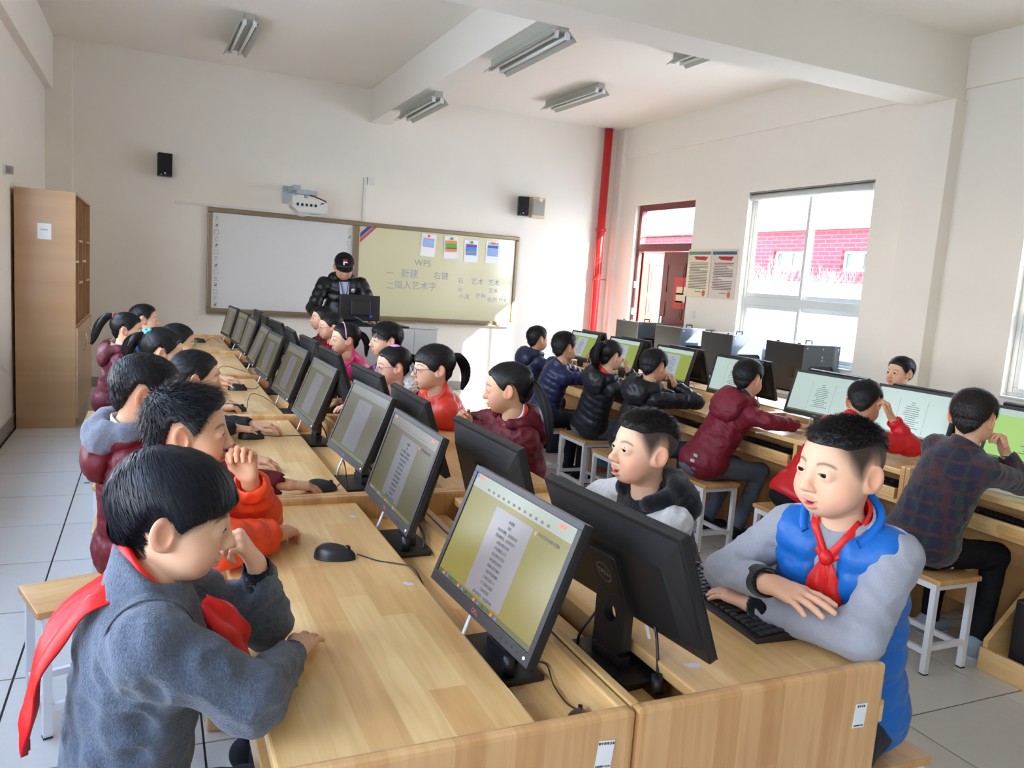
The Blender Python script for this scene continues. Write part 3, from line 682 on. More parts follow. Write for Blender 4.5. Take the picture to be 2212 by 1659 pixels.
# ------------------------------------------------------------------ front wall fittings
FRAME = mat('board_frame', srgb(140, 124, 100), .35, metal=.35)
bo = empty('whiteboard', (2.5635, YF, .903), 0, 'long wall board, white interactive half beside a pale yellow writing half, brown metal frame', 'whiteboard')
hw, hh, fr = 1.9915, 1.221, .055
MB().box(-hw+fr, -.245-.03, -.03, -.001, fr, hh-fr).build('interactive_panel', mat('board_white', srgb(214, 214, 214), .22), bo)
MB().box(-.245+.03, hw-fr, -.03, -.001, fr, hh-fr).build('writing_panel', mat('board_yellow', srgb(212, 208, 172), .16, coat=.5), bo)
m = MB()
for q in ((-hw, hw, 0, fr), (-hw, hw, hh-fr, hh), (-hw, -hw+fr, fr, hh-fr), (hw-fr, hw, fr, hh-fr)): m.bbox(q[0], q[1], -.05, -.0005, q[2], q[3], b=.012)
m.build('outer_frame', FRAME, bo)
MB().bbox(-.295, -.205, -.048, -.001, fr, hh-fr, b=.008).build('divider_post', FRAME, bo)
MB().bbox(-1.99, 1.95, -.10, -.05, -.012, .004, b=.004).build('pen_ledge', FRAME, bo)
ICON = mat('icon_grey', srgb(120, 122, 124), .6); ICOND = mat('icon_dark', srgb(60, 62, 64), .6)
rr = random.Random(5)
for cx in (-hw+fr+.045, -.335):
    for k in range(14):
        z = hh-fr-.07-k*.077; im = MB(); a = rr.random()
        im.box(cx-.022, cx+.022, -.0312, -.0301, z-.026, z-.023).box(cx-.022, cx+.022, -.0312, -.0301, z+.023, z+.026)
        if k % 3 == 2: im.box(cx-.022, cx-.019, -.0312, -.0301, z-.023, z+.023).box(cx+.019, cx+.022, -.0312, -.0301, z-.023, z+.023)
        elif k % 3 == 1: im.add([(cx-.018, -.0306, z-.016), (cx+.012, -.0306, z-.010), (cx+.018, -.0306, z+.018), (cx-.006, -.0306, z+.010)], [(0, 1, 2, 3)])
        else: im.tube([(cx-.015, -.0306, z-.012), (cx, -.0306, z+.012), (cx+.015, -.0306, z-.006)], .003, n=4)
        im.build('board_icon', ICOND if k == 2 else ICON, bo)
PEN = mat('marker_blue', srgb(150, 156, 164), .6)
def write(s, px, z, size, rz=0): text_mesh(s, size, 'writing', PEN, bo, (px-2.5635, -.0306, z-.903), (PI/2, rz, 0), ext=.0003)
for s, x, z, sz in [('WPS', 3.20, 1.665, .115), ('一.', 2.78, 1.505, .10), ('新建', 3.03, 1.515, .12), ('右键', 3.46, 1.515, .105), ('二', 2.78, 1.345, .10), ('插入艺术字', 3.12, 1.365, .115), ('右', 3.74, 1.475, .085), ('艺术', 3.98, 1.475, .095), ('艺术', 4.22, 1.475, .085), ('右', 3.74, 1.355, .07), ('艺术', 4.22, 1.365, .075), ('小满', 3.80, 1.265, .08), ('芒种', 4.04, 1.285, .075), ('杭州', 4.21, 1.245, .075), ('三', 4.36, 1.325, .06), ('作文', 4.37, 1.25, .06)]:
    write(s, x, z, sz)
m = MB()
for k, (c0, c1) in enumerate([(.10, .16), (.17, .22)]):
    m.mi = k; m.add([(-.215+c0, -.0308, hh-fr), (-.215+c1, -.0308, hh-fr), (-.215, -.0308, hh-fr-c1), (-.215, -.0308, hh-fr-c0)], [(0, 1, 2, 3)])
m.build('corner_sticker', [mat('sticker_navy', srgb(60, 70, 150), .5), LOGO_R], bo)
# printed sheets held by magnets
for k, (x, z, tilt, hdr, cols, mg, lab) in enumerate([
        (3.26, 1.905, .05, '', [(205, 150, 210), (140, 190, 235), (205, 150, 210)], (240, 110, 60), 'printed sheet with lilac and pale blue bands under an orange magnet on the yellow board'),
        (3.575, 1.90, -.03, '', [(245, 140, 60), (90, 180, 70), (130, 90, 130), (245, 140, 60)], (60, 160, 110), 'printed sheet with a green and orange block under a green magnet, corner curling'),
        (3.86, 1.875, -.02, '', [(140, 70, 160), (60, 150, 220), (240, 120, 60), (60, 150, 220)], (60, 160, 110), 'printed sheet with a purple and blue block under a green magnet on the yellow board'),
        (4.17, 1.885, .0, '小学生周报', [(80, 100, 170), (140, 180, 230), (190, 150, 190), (140, 180, 230)], (240, 110, 60), 'printed sheet with a heading over pale blue bands under an orange magnet')]):
    e = empty('printed_sheet', (x, YF-.033, z), 0, lab, 'paper', 'sheets pinned on the yellow board'); e.rotation_euler = (0, tilt, 0)
    P = [[((i/6-.5)*.20, -.002-.02*max(0, (j/6-.6))*(max(0, .5-i/6))*4*(1 if k == 1 else .3), (j/6-.5)*.29) for i in range(7)] for j in range(7)]
    MB().grid(P).build('sheet', PAPER, e, True)
    n = len(cols); zt = .09; hgt = [.035, .055, .018, .035] if n == 4 else [.025, .065, .025]; 
    for c, hh_ in zip(cols, hgt):
        MB().box(-.075, .075, -.0045-(.012 if k == 1 else .004), -.004-(.012 if k == 1 else .004), zt-hh_, zt).build('print', mat('print_%d_%d_%d' % c, srgb(*c), .6), e); zt -= hh_
    if hdr: text_mesh(hdr, .032, 'heading', mat('print_blue', srgb(70, 110, 190), .6), e, (0, -.008, .113), (PI/2, 0, 0))
    mgo = MB().cyl((0, -.006, .118), (0, -.022, .118), .017, n=16).build('magnet', mat('magnet_%d' % mg[0], srgb(*mg), .4), None); mgo.location = (x, YF-.033, z); tag(mgo, 'round %s magnet holding %s' % ('orange' if mg[0] > 200 else 'green', ['the lilac and pale blue sheet', 'the green and orange sheet', 'the purple and blue sheet', 'the sheet with a heading'][k]), 'magnet')
# speakers
def speaker(x, z, rz, lab):
    e = empty('wall_speaker', (x, YF-.06, z), rz, lab, 'speaker')
    MB().bbox(-.075, .075, -.12, .02, -.125, .125, b=.008).build('cabinet', BLACK, e)
    MB().bbox(-.068, .068, -.128, -.12, -.105, .118, b=.004).build('grille', mat('grille_black', (.006, .007, .008, 1), .8, bump=.5, bscale=700), e)
    MB().cyl((-.04, -.129, -.112), (-.04, -.121, -.112), .006).build('badge', CHROME, e); MB().box(-.008, .008, -.1295, -.1285, -.103, -.088).build('badge', PAPER, e)
    MB().bbox(-.05, .05, .02, .055, -.02, .15, b=.006).build('bracket', WHITE_METAL, e)
    return e
speaker(.105, 2.53, .05, 'small black loudspeaker mounted alone on the white wall near the cabinet')
speaker(4.56, 2.53, -.35, 'small black loudspeaker beside a beige wall box, near the red pipe')
e = empty('wall_box', (4.79, YF-.03, 2.535), 0, 'beige metal control box with a grey front beside the black loudspeaker', 'box')
MB().bbox(-.10, .10, -.05, .029, -.14, .14, b=.008).build('housing', mat('beige_metal', srgb(205, 190, 160), .5), e); MB().bbox(-.09, .085, -.055, -.05, -.10, .11, b=.002).build('front_plate', mat('plate_grey', srgb(150, 148, 140), .5), e); MB().cyl((.02, -.055, .11), (.02, -.065, .11), .03, n=18).build('round_badge', mat('beige_light', srgb(225, 210, 175), .5), e)
# projector on a wall arm
e = empty('projector', (1.63, YF, 2.22), 0, 'white short-throw projector hanging on a grey wall arm above the board', 'projector')
GREYM = mat('grey_metal', srgb(170, 180, 188), .4); PROJ = mat('projector_white', srgb(214, 214, 208), .4)
MB().bbox(-.22, -.06, -.03, -.001, .03, .24, b=.006).build('wall_plate', GREYM, e)
m = MB().bbox(-.17, -.09, -.5, -.03, .16, .22, b=.006); m.bbox(-.14, .10, -.52, -.40, .12, .17, b=.006); m.cyl((-.02, -.45, .02), (-.02, -.45, .14), .02); m.build('arm', GREYM, e)
m = MB(); m.prism([(-.20, .09), (.20, .04), (.20, -.07), (.14, -.09), (-.12, -.09), (-.20, -.03)], 1, -.62, -.36); m.build('body', PROJ, e)
MB().sphere((-.07, -.50, -.085), (.09, .09, .05)).build('lens_dome', PROJ, e, True)
for k in range(5): MB().box(-.15+.05*k, -.125+.05*k, -.624, -.62, -.02+.0*k, .01).build('port', BLACK, e)
MB().tube(spline([(.02, -.45, .12), (.10, -.55, .09), (.19, -.58, .05), (.12, -.64, .02)], 16), .007).build('cable', BLACK, e, True)
# conduits on the front wall
TRUNK = mat('cable_trunking', srgb(222, 220, 214), .5)
o = MB().bbox(-.018, .018, -.02, .0, 2.125, 2.67, b=.003).build('cable_trunking', TRUNK, None, loc=(2.40, YF, 0)); tag(o, 'white vertical cable trunking above the board divider', 'trunking')
o = MB().bbox(-.012, .012, -.02, .0, 0, 0.012, b=.002); o = MB().bbox(-1.18, 1.0-.02, -.02, 0, 2.128, 2.158, b=.003).build('cable_trunking', TRUNK, None, loc=(1.40+.0, YF, 0)); tag(o, 'white horizontal cable trunking along the top edge of the board', 'trunking')
o = MB().bbox(-.045, .045, -.03, 0, -.045, .045, b=.004).build('junction_box', TRUNK, None, loc=(2.47, YF, 2.63)); tag(o, 'white junction box on top of the vertical trunking', 'box')
def socket(loc, rz, lab, n):
    e = empty('wall_socket', loc, rz, lab, 'socket' if n else 'switch'); MB().bbox(-.043, .043, -.012, 0, -.043, .043, b=.004).build('plate', TRUNK, e); MB().bbox(-.015, .015, -.015, -.012, -.025, .025, b=.002).build('rocker', WHITE_METAL, e); return e
socket((4.10, YF, .55), 0, 'white wall socket in the sunlit patch below the board', 1)
socket((XR, 8.0, 1.27), -PI/2, 'white light switch below the two notice boards', 0)
e = empty('wall_sensor', (XL, 7.4, 2.1), PI/2, 'small white and grey wall fitting above the tall cabinet', 'sensor'); MB().bbox(-.05, .05, -.012, 0, -.04, .04, b=.003).build('plate', TRUNK, e); MB().bbox(-.03, .03, -.06, -.012, -.03, .03, b=.004).build('cover', SKIRT, e)
# red fire pipe
RED = mat('pipe_red', srgb(190, 28, 30), .3, noise=.05, nscale=12)
e = empty('fire_pipe', (5.78, YF-.10, 0), 0, 'red vertical fire pipe standing in the front corner', 'pipe')
MB().cyl((0, 0, 0), (0, 0, ZC), .057, n=24).build('pipe_body', RED, e, True)
for z in (2.33, ): MB().cyl((0, 0, z-.02), (0, 0, z+.02), .075, n=24).build('coupling', RED, e, True)
m = MB().cyl((0, 0, 1.62), (0, 0, 1.645), .063, n=24); m.box(.05, .15, -.012, .012, 1.625, 1.64); m.build('clamp', RED, e)
m = MB().cyl((0, 0, ZC-.02), (0, 0, ZC-.001), .075, n=24).build('ceiling_ring', CHROME, e)
# notice boards
def notice(y, cream, bar, title, lab):
    e = empty('notice_board', (XR, y, 1.775), -PI/2, lab, 'notice board'); 
    MB().bbox(-.225, .225, -.015, 0, -.285, .29, b=.004).build('panel', mat('notice_%d' % cream[0], srgb(*cream), .5), e)
    MB().box(-.215, .215, -.0158, -.015, .225, .262).build('top_band', mat('band_%d' % bar[0], srgb(*bar), .5), e)
    MB().add([(-.11, -.0156, .205), (.17, -.0156, .200), (.13, -.0156, .155), (-.06, -.0156, .165)], [(0, 3, 2, 1)]).build('brush_stroke', mat('brush_red', srgb(190, 50, 45), .6), e)
    text_mesh(title, .042, 'title', mat('title_red', srgb(150, 20, 24), .6), e, (.02, -.0162, .185), (PI/2, 0, 0))
    rr = random.Random(int(y*100)); z = .125
    for k in range(17):
        a = .17 if rr.random() < .7 else rr.uniform(-.1, .1)
        tm = MB(); x = -.18+(.015 if k % 3 else 0)
        while x < a: w = rr.uniform(.012, .02); tm.box(x, min(x+w, a+.01), -.0156, -.0150, z-.0045, z+.0045); x += w+.003
        tm.build('text_line', mat('notice_ink', srgb(90, 84, 76), .7), e); z -= .019
    MB().sphere((.14, -.0152, -.235), (.032, .001, .038)).build('seal', mat('seal_orange', srgb(200, 110, 70), .6), e)
    MB().box(-.03, .09, -.0156, -.015, -.225, -.218).build('text_line', mat('notice_ink', srgb(90, 84, 76), .7), e)
    lf = MB(); 
    for k in range(7): a = k*.9; lf.add([(-.17+.02*math.cos(a), -.0156, .19+.025*math.sin(a)), (-.17+.035*math.cos(a+.3), -.0156, .19+.04*math.sin(a+.3)), (-.17+.02*math.cos(a+.6), -.0156, .19+.025*math.sin(a+.6))], [(0, 2, 1)])
    lf.build('leaf_print', mat('leaf_green', srgb(120, 170, 110), .6), e)
notice(7.965, (226, 214, 186), (94, 128, 124), '学生守则', 'cream notice board with teal band and red title, nearest the door')
notice(7.50, (214, 200, 190), (52, 92, 116), '机房管理制度', 'pinkish notice board with dark blue band, between the cream one and the window')
# ------------------------------------------------------------------ ceiling lights
TUBE = mat('tube_white', srgb(225, 225, 215), .3); LGREY = mat('lamp_grey', srgb(170, 170, 158), .4)
def lamp(x, y, z, ang, lab, n=2, L_=1.22):
    e = empty('ceiling_lamp', (x, y, z), ang, lab, 'lamp', 'unlit fluorescent ceiling lamps')
    MB().bbox(-.045, .045, -L_/2, L_/2, -.055, 0, b=.004).build('housing', LGREY, e)
    m = MB()
    for s in (-1, 1): m.prism([(s*.045, -.055), (s*.11, -.115), (s*.112, -.112), (s*.047, -.05)], 1, -L_/2, L_/2)
    m.build('reflector', LGREY, e)
    for x_ in (-.045, .045): 
        MB().cyl((x_, -L_/2+.03, -.085), (x_, L_/2-.03, -.085), .014, n=12).build('tube', TUBE, e, True)
        for s in (-1, 1): MB().bbox(x_-.018, x_+.018, s*(L_/2-.02)-.012, s*(L_/2-.02)+.012, -.105, -.05, b=.004).build('lamp_holder', WHITE_METAL, e)
    return e
lamp(.757, 8.47, ZC, .02, 'unlit twin-tube ceiling lamp alone over the aisle near the board')
lamp(2.575, 8.45, 3.34, 0, 'unlit twin-tube lamp under the long beam, at its board end')
lamp(2.60, 5.83, 3.34, 0, 'unlit twin-tube lamp under the long beam, beside the cross beam')
lamp(4.43, 8.5, ZC, .03, 'unlit twin-tube ceiling lamp between the long beam and the red pipe')
lamp(4.45, 5.90, ZC, .0, 'unlit ceiling lamp mostly hidden above the cross beam')
# ------------------------------------------------------------------ tall cabinet
e = empty('storage_cabinet', (-.82, 8.5, 0), 0, 'tall maple cabinet with open pigeonholes above and two doors below', 'cabinet')
x0, x1, y0, y1, H = -.215, .227, -.84, .84, 1.995
MB().bbox(x0, x1, y0, y0+.02, 0, H, b=.002).build('side_panel', MAPLE, e); MB().bbox(x0, x1, y1-.02, y1, 0, H, b=.002).build('side_panel', MAPLE, e)
MB().box(x0, x0+.012, y0+.02, y1-.02, .02, H-.02).build('back_panel', MAPLE, e)
MB().box(x0, x1, y0+.02, y1-.02, H-.02, H).build('top_board', MAPLE, e); MB().box(x0, x1-.02, y0+.02, y1-.02, .0, .07).build('plinth', MAPLE, e)
MB().box(x0+.012, x1-.002, y0+.02, y1-.02, .86, .88).build('shelf', MAPLE, e)
LIGHTW = wood_mat('cabinet_edge', srgb(222, 192, 150), srgb(216, 184, 142), 'Y', 'Z', stave=5, row=3)
for k in range(1, 4):
    y = y0+(y1-y0)*k/4; MB().box(x0+.012, x1-.01, y-.009, y+.009, .88, H-.02).build('upright', MAPLE, e)
for k in range(4):
    ya, yb = y0+(y1-y0)*k/4+.01, y0+(y1-y0)*(k+1)/4-.01
    for z in ((1.42,) if k % 2 == 0 else (1.23, 1.60)): MB().box(x0+.012, x1-.004, ya+.01, yb-.01, z-.009, z+.009).build('shelf', LIGHTW, e)
for k in range(2):
    ya, yb = y0+.004+k*.84, y0+.836+k*.84
    dr = MB().bbox(x1, x1+.018, ya, yb, .075, .862, b=.002).build('door', MAPLE, e)
    yy = ya+.52 if k == 0 else ya+.26
    MB().tube([(x1+.018, yy, .62), (x1+.045, yy, .63), (x1+.048, yy, .70), (x1+.045, yy, .77), (x1+.018, yy, .78)], .005).build('handle', CHROME, dr, True)
o = MB().bbox(-.05, .05, -.0015, 0, -.065, .065, b=.0005).build('paper_label', PAPER, None, loc=(-.82, 7.6595, 1.655)); tag(o, 'white paper label stuck on the side of the tall cabinet', 'label')
text_mesh('储物柜', .018, 'print', ICON, o, (0, -.0018, .012), (PI/2, 0, 0))
# ------------------------------------------------------------------ black cases on a bench under the window
e = empty('side_table', (5.76, 7.0, 0), 0, 'long low white table under the window carrying the black cases', 'table')
MB().bbox(-.27, .28, -2.0, 2.6, .64, .665, b=.004).build('table_top', WHITE_METAL, e)
for sx in (-.22, .22):
    for y in (-1.9, 0, 2.5): MB().box(sx-.02, sx+.02, y-.02, y+.02, 0, .64).build('leg', WHITE_METAL, e)
CASE = mat('case_black', (.016, .017, .02, 1), .30, noise=.1, nscale=6); CASE_LIT = mat('case_front_lit', (.10, .125, .15, 1), .18, coat=.6)  # front of the black case is paler: light on that face painted in
CLEAR = mat('acrylic_clear', srgb(235, 240, 245), .08, trans=.85, spec=.5)
def case(y, lab):
    e = empty('equipment_case', (5.555, y, .665), 0, lab, 'case', 'black cases under the window'); w, l, h = .45, .52, .455
    MB().box(0, .012, .012, l-.012, 0, h).build('side_panel', CASE, e); MB().box(w-.012, w, .012, l-.012, 0, h).build('side_panel', CASE, e); MB().box(0, w, l-.012, l, 0, h).build('back_panel', CASE, e)
    MB().box(0, w, 0, l, h, h+.006).build('top_panel', mat('case_top', srgb(190, 196, 204), .12, metal=.5), e); MB().box(0, w, 0, l, -.0, .012).build('bottom_panel', CASE, e)
    # front with a rounded opening
    ox0, ox1, oz0, oz1, r = .06, w-.06, .05, .26, .045; ring = []
    for (cx, cz, a0) in ((ox1-r, oz1-r, 0), (ox0+r, oz1-r, PI/2), (ox0+r, oz0+r, PI), (ox1-r, oz0+r, 1.5*PI)):
        for i in range(6): a = a0+PI/2*i/5; ring.append((cx+r*math.cos(a), cz+r*math.sin(a)))
    cx, cz = w/2, (oz0+oz1)/2; out = []
    for (x, z) in ring:
        dx, dz = x-cx, z-cz; k = min(((w-cx) if dx > 0 else cx)/abs(dx) if abs(dx) > 1e-6 else 1e9, ((h-cz) if dz > 0 else cz)/abs(dz) if abs(dz) > 1e-6 else 1e9); out.append((cx+dx*k, cz+dz*k))
    # put exact corners in
    for c in ((w, h), (0, h), (0, 0), (w, 0)):
        i = min(range(len(out)), key=lambda q: (out[q][0]-c[0])**2+(out[q][1]-c[1])**2); out[i] = c
    n = len(ring); m = MB()
    for yy, flip in ((0, False), (.012, True)):
        b = len(m.v); m.v += [(x, yy, z) for x, z in out]+[(x, yy, z) for x, z in ring]
        for i in range(n):
            q = (b+i, b+(i+1) % n, b+n+(i+1) % n, b+n+i); m.f.append(q[::-1] if not flip else q); m.m.append(0)
    for i in range(n): m.f.append((n+i, n+(i+1) % n, 3*n+(i+1) % n, 3*n+i)); m.m.append(0); m.f.append((i, 2*n+i, 2*n+(i+1) % n, (i+1) % n)); m.m.append(0)
    m.build('front_panel', CASE_LIT, e)
    MB().box(ox0, ox1, .013, .016, oz0, oz1).build('window_pane', GLASS, e)
    MB().box(.08, .37, .2, .4, .02, .06).build('print_bed', SKIRT, e)
    MB().box(-.003, 0, l*.22, l*.36, .14, .24).build('vent', BLACK2, e)
    for (x, z) in ((.03, h-.03), (w/2, h-.03), (w-.03, h-.03), (w/2, h-.11), (w/2, h-.14)): MB().cyl((x, -.004, z), (x, 0, z), .008, n=8).build('screw', CHROME, e)
    for yy in (.12, .40): MB().sphere((.04, yy, h+.006), (.018, .018, .012)).build('top_knob', BLACK, e, True)
    m = MB().tube([(.25, .25, h+.006), (.25, .25, h+.03), (.33, .25, h+.03), (.33, .25, h+.006)], .008); m.build('carry_handle', BLACK, e)
    return e
for y, lab in ((5.60, 'black equipment case with a rounded opening, the one standing farthest from the door'), (6.62, 'black equipment case with a rounded opening, second along from the window column'), (7.52, 'black equipment case with a rounded opening, second from the door'), (8.42, 'black equipment case with a rounded opening, right in front of the open door')):
    case(y, lab)
# ------------------------------------------------------------------ teacher's podium
POD = mat('podium_grey', srgb(198, 200, 198), .35)
e = empty('teacher_podium', (2.055, 7.95, 0), 0, 'light grey metal teacher podium with black top below the board', 'podium')
MB().bbox(-.40, .605, -.25, .17, 0, .975, b=.008).build('body', POD, e); MB().bbox(-.41, .30, -.26, .18, .975, .992, b=.004).build('black_top', BLACK, e); MB().bbox(.302, .612, -.26, .18, .975, .99, b=.004).build('side_flap', POD, e)
MB().box(.36, .365, -.2515, -.2495, .05, .96).build('door_gap', SKIRT, e)
e = empty('teacher_monitor', (1.885, 7.85, .992), .03, 'black wide monitor turned away on the teacher podium', 'monitor')
T = Matrix.Translation((0, 0, .03)) @ Matrix.Rotation(math.radians(-6), 4, 'X')
MB().bbox(-.205, .205, -.02, .02, .0, .255, b=.008, M=T).build('panel', BLACK, e); MB().bbox(-.10, .10, -.05, -.02, .05, .20, b=.01, M=T).build('back_bulge', BLACK, e)
MB().bbox(-.10, .10, -.08, .08, 0, .012, b=.004).build('stand_base', BLACK, e); MB().box(-.03, .03, -.01, .02, .01, .06).build('stand_neck', BLACK, e)
MB().bbox(.09, .12, -.04, -.02, .03, .06, b=.003, M=T).build('video_plug', mat('plug_blue', srgb(50, 70, 190), .4), e)
MB().tube(spline([(.105, -.03, .06), (.11, -.06, .02), (.12, -.10, .005), (.10, -.14, .004)], 10), .004).build('cable', CABLE, e, True)
MB().tube(spline([(-.06, -.03, .07), (-.02, -.07, .05), (.04, -.10, .02), (.09, -.13, .004)], 12), .004).build('cable', mat('cable_grey', srgb(120, 125, 130), .5), e, True)
# ------------------------------------------------------------------ people: implicit surfaces meshed with surface nets
A_ = lambda *v: np.array(v, dtype=np.float64)
def nrm(v): v = np.asarray(v, float); return v/(np.linalg.norm(v)+1e-12)
def rotz(a): c, s = math.cos(a), math.sin(a); return np.array([[c, -s, 0], [s, c, 0], [0, 0, 1.]])
def roty(a): c, s = math.cos(a), math.sin(a); return np.array([[c, 0, s], [0, 1, 0], [-s, 0, c]])
def rotx(a): c, s = math.cos(a), math.sin(a); return np.array([[1, 0, 0], [0, c, -s], [0, s, c]])
_rs = np.random.RandomState(4)
_K = _rs.normal(size=(10, 3)); _K /= np.linalg.norm(_K, axis=1)[:, None]; _PH = _rs.uniform(0, 6.28, 10)
def wnoise(P, f, seed=0):
    o = 0
    for i in range(5):
        k = _K[(i+seed) % 10]*f*(1+.37*i); o = o+np.sin(P @ k+_PH[(i*3+seed) % 10]+1.5*np.sin(P @ (_K[(i+4+seed) % 10]*f*.6)))*(1/(1+.3*i))
    return o/3.2
def rc(a, b, r1, r2, k=.02, disp=None, amp=0, sq=None, mode=0):
    """rounded cone; disp(P,t,L) returns extra radius; sq=(axis,factor) widens it along an axis"""
    a, b = np.asarray(a, float), np.asarray(b, float); ba = b-a; L2 = float(ba @ ba)+1e-12
    f = 1 if sq is None else max(1, sq[1]); R_ = max(r1, r2)*f+amp+k
    lo, hi = np.minimum(a, b)-R_, np.maximum(a, b)+R_
    def fn(P):
        q = P-a
        if sq is not None: ax, fc = sq; q = q-(q @ ax)[..., None]*ax*(1-1/fc)
        t = np.clip((q @ ba)/L2, 0, 1)
        d_ = np.linalg.norm(q-t[..., None]*ba, axis=-1)-(r1+(r2-r1)*t)
        if disp is not None: d_ = d_-disp(P, (P-a) @ ba/L2, math.sqrt(L2))
        return d_
    return (fn, lo, hi, k, mode)
def el(c, rad, R=None, k=.02, disp=None, amp=0, mode=0):
    c = np.asarray(c, float); rad = np.asarray(rad, float); m = rad.max()+amp+k
    def fn(P):
        q = P-c
        if R is not None: q = q @ R
        u = q/rad; k0 = np.linalg.norm(u, axis=-1); k1 = np.linalg.norm(u/rad, axis=-1)+1e-9
        d_ = k0*(k0-1)/k1
        if disp is not None: d_ = d_-disp(P, None, None)
        return d_
    return (fn, c-m, c+m, k, mode)
def cut(op, k=None): return (op[0], op[1], op[2], op[3] if k is None else k, 1)
def half(n, off, lo, hi, k=.004):
    """removes everything where P.n > off"""
    n = np.asarray(n, float)
    return (lambda P: off-P @ n, np.asarray(lo, float), np.asarray(hi, float), k, 2)
def nets(ops, h):
    lo = np.min([o[1] for o in ops if o[4] == 0], axis=0)-2*h; hi = np.max([o[2] for o in ops if o[4] == 0], axis=0)+2*h
    n = np.ceil((hi-lo)/h).astype(int)+1
    F = np.full(n, 1., dtype=np.float32); ax = [lo[i]+h*np.arange(n[i]) for i in range(3)]
    for fn, l, u, k, mode in ops:
        i0 = np.clip(np.floor((l-lo)/h).astype(int), 0, n-1); i1 = np.clip(np.ceil((u-lo)/h).astype(int)+1, 1, n)
        if np.any(i1 <= i0): continue
        P = np.stack(np.meshgrid(*[ax[i][i0[i]:i1[i]] for i in range(3)], indexing='ij'), -1)
        d_ = fn(P); S = tuple(slice(i0[i], i1[i]) for i in range(3)); g = F[S]
        if mode == 0: hh = np.maximum(k-np.abs(g-d_), 0)/k; F[S] = np.minimum(g, d_)-hh*hh*k*.25
        else:
            e = -d_; hh = np.maximum(k-np.abs(g-e), 0)/k; F[S] = np.maximum(g, e)+hh*hh*k*.25
    ins = F < 0; c = np.zeros(n-1, np.int8)
    offs = [(a, b, d) for a in (0, 1) for b in (0, 1) for d in (0, 1)]
    for (a, b, d) in offs: c += ins[a:n[0]-1+a, b:n[1]-1+b, d:n[2]-1+d]
    act = (c > 0) & (c < 8); I = np.argwhere(act)
    if len(I) == 0: return np.zeros((0, 3)), np.zeros((0, 4), int)
    idx = np.full(n-1, -1, np.int64); idx[act] = np.arange(len(I))
    acc = np.zeros((len(I), 3)); cnt = np.zeros(len(I))
    for p in offs:
        for axx in range(3):
            if p[axx] == 1: continue
            q = list(p); q[axx] = 1
            fa = F[I[:, 0]+p[0], I[:, 1]+p[1], I[:, 2]+p[2]]; fb = F[I[:, 0]+q[0], I[:, 1]+q[1], I[:, 2]+q[2]]
            m = (fa < 0) != (fb < 0); t = fa[m]/(fa[m]-fb[m]); pos = np.tile(np.array(p, float), (m.sum(), 1)); pos[:, axx] += t; acc[m] += pos; cnt[m] += 1
    V = lo+h*(I+acc/cnt[:, None]); Q = []
    for axx in range(3):
        u, w = [(1, 2), (2, 0), (0, 1)][axx]
        s0 = [slice(None)]*3; s1 = [slice(None)]*3; s0[axx] = slice(0, n[axx]-1); s1[axx] = slice(1, n[axx])
        ch = ins[tuple(s0)] != ins[tuple(s1)]; E = np.argwhere(ch); fl_ = ins[tuple(s0)][ch]
        ok = (E[:, u] > 0) & (E[:, w] > 0) & (E[:, u] < n[u]-1) & (E[:, w] < n[w]-1); E = E[ok]; fl_ = fl_[ok]
        def cell(du, dw):
            e = E.copy(); e[:, u] -= du; e[:, w] -= dw; return idx[e[:, 0], e[:, 1], e[:, 2]]
        q = np.stack([cell(1, 1), cell(0, 1), cell(0, 0), cell(1, 0)], 1); q[~fl_] = q[~fl_][:, ::-1]; Q.append(q)
    Q = np.concatenate(Q); return V, Q[(Q >= 0).all(1)]
def np_mesh(name, V, Q, col=None, smooth=True):
    me = bpy.data.meshes.new(name); nV, nQ = len(V), len(Q); k = Q.shape[1] if nQ else 4
    me.vertices.add(nV); me.vertices.foreach_set('co', np.asarray(V, np.float32).ravel())
    me.loops.add(nQ*k); me.loops.foreach_set('vertex_index', np.asarray(Q, np.int32).ravel())
    me.polygons.add(nQ); me.polygons.foreach_set('loop_start', np.arange(0, nQ*k, k, dtype=np.int32))
    try: me.polygons.foreach_set('loop_total', np.full(nQ, k, np.int32))
    except Exception: pass
    if smooth: me.polygons.foreach_set('use_smooth', np.ones(nQ, bool))
    if col is not None:
        a = me.color_attributes.new('Col', 'FLOAT_COLOR', 'POINT'); a.data.foreach_set('color', np.concatenate([col, np.ones((nV, 1))], 1).astype(np.float32).ravel())
    me.update(calc_edges=True); me.validate(); return me
def join_np(parts):
    """[(V,Q,col or None)] -> one"""
    Vs, Qs, Cs, b = [], [], [], 0
    for V, Q, c in parts:
        Vs.append(V); Qs.append(Q+b); Cs.append(c if c is not None else np.ones((len(V), 3))*.5); b += len(V)
    return np.concatenate(Vs), np.concatenate(Qs), np.concatenate(Cs)
def sm(x, a, b): t = np.clip((x-a)/(b-a), 0, 1); return t*t*(3-2*t)
lin = lambda *c: np.array(srgb(*c)[:3])

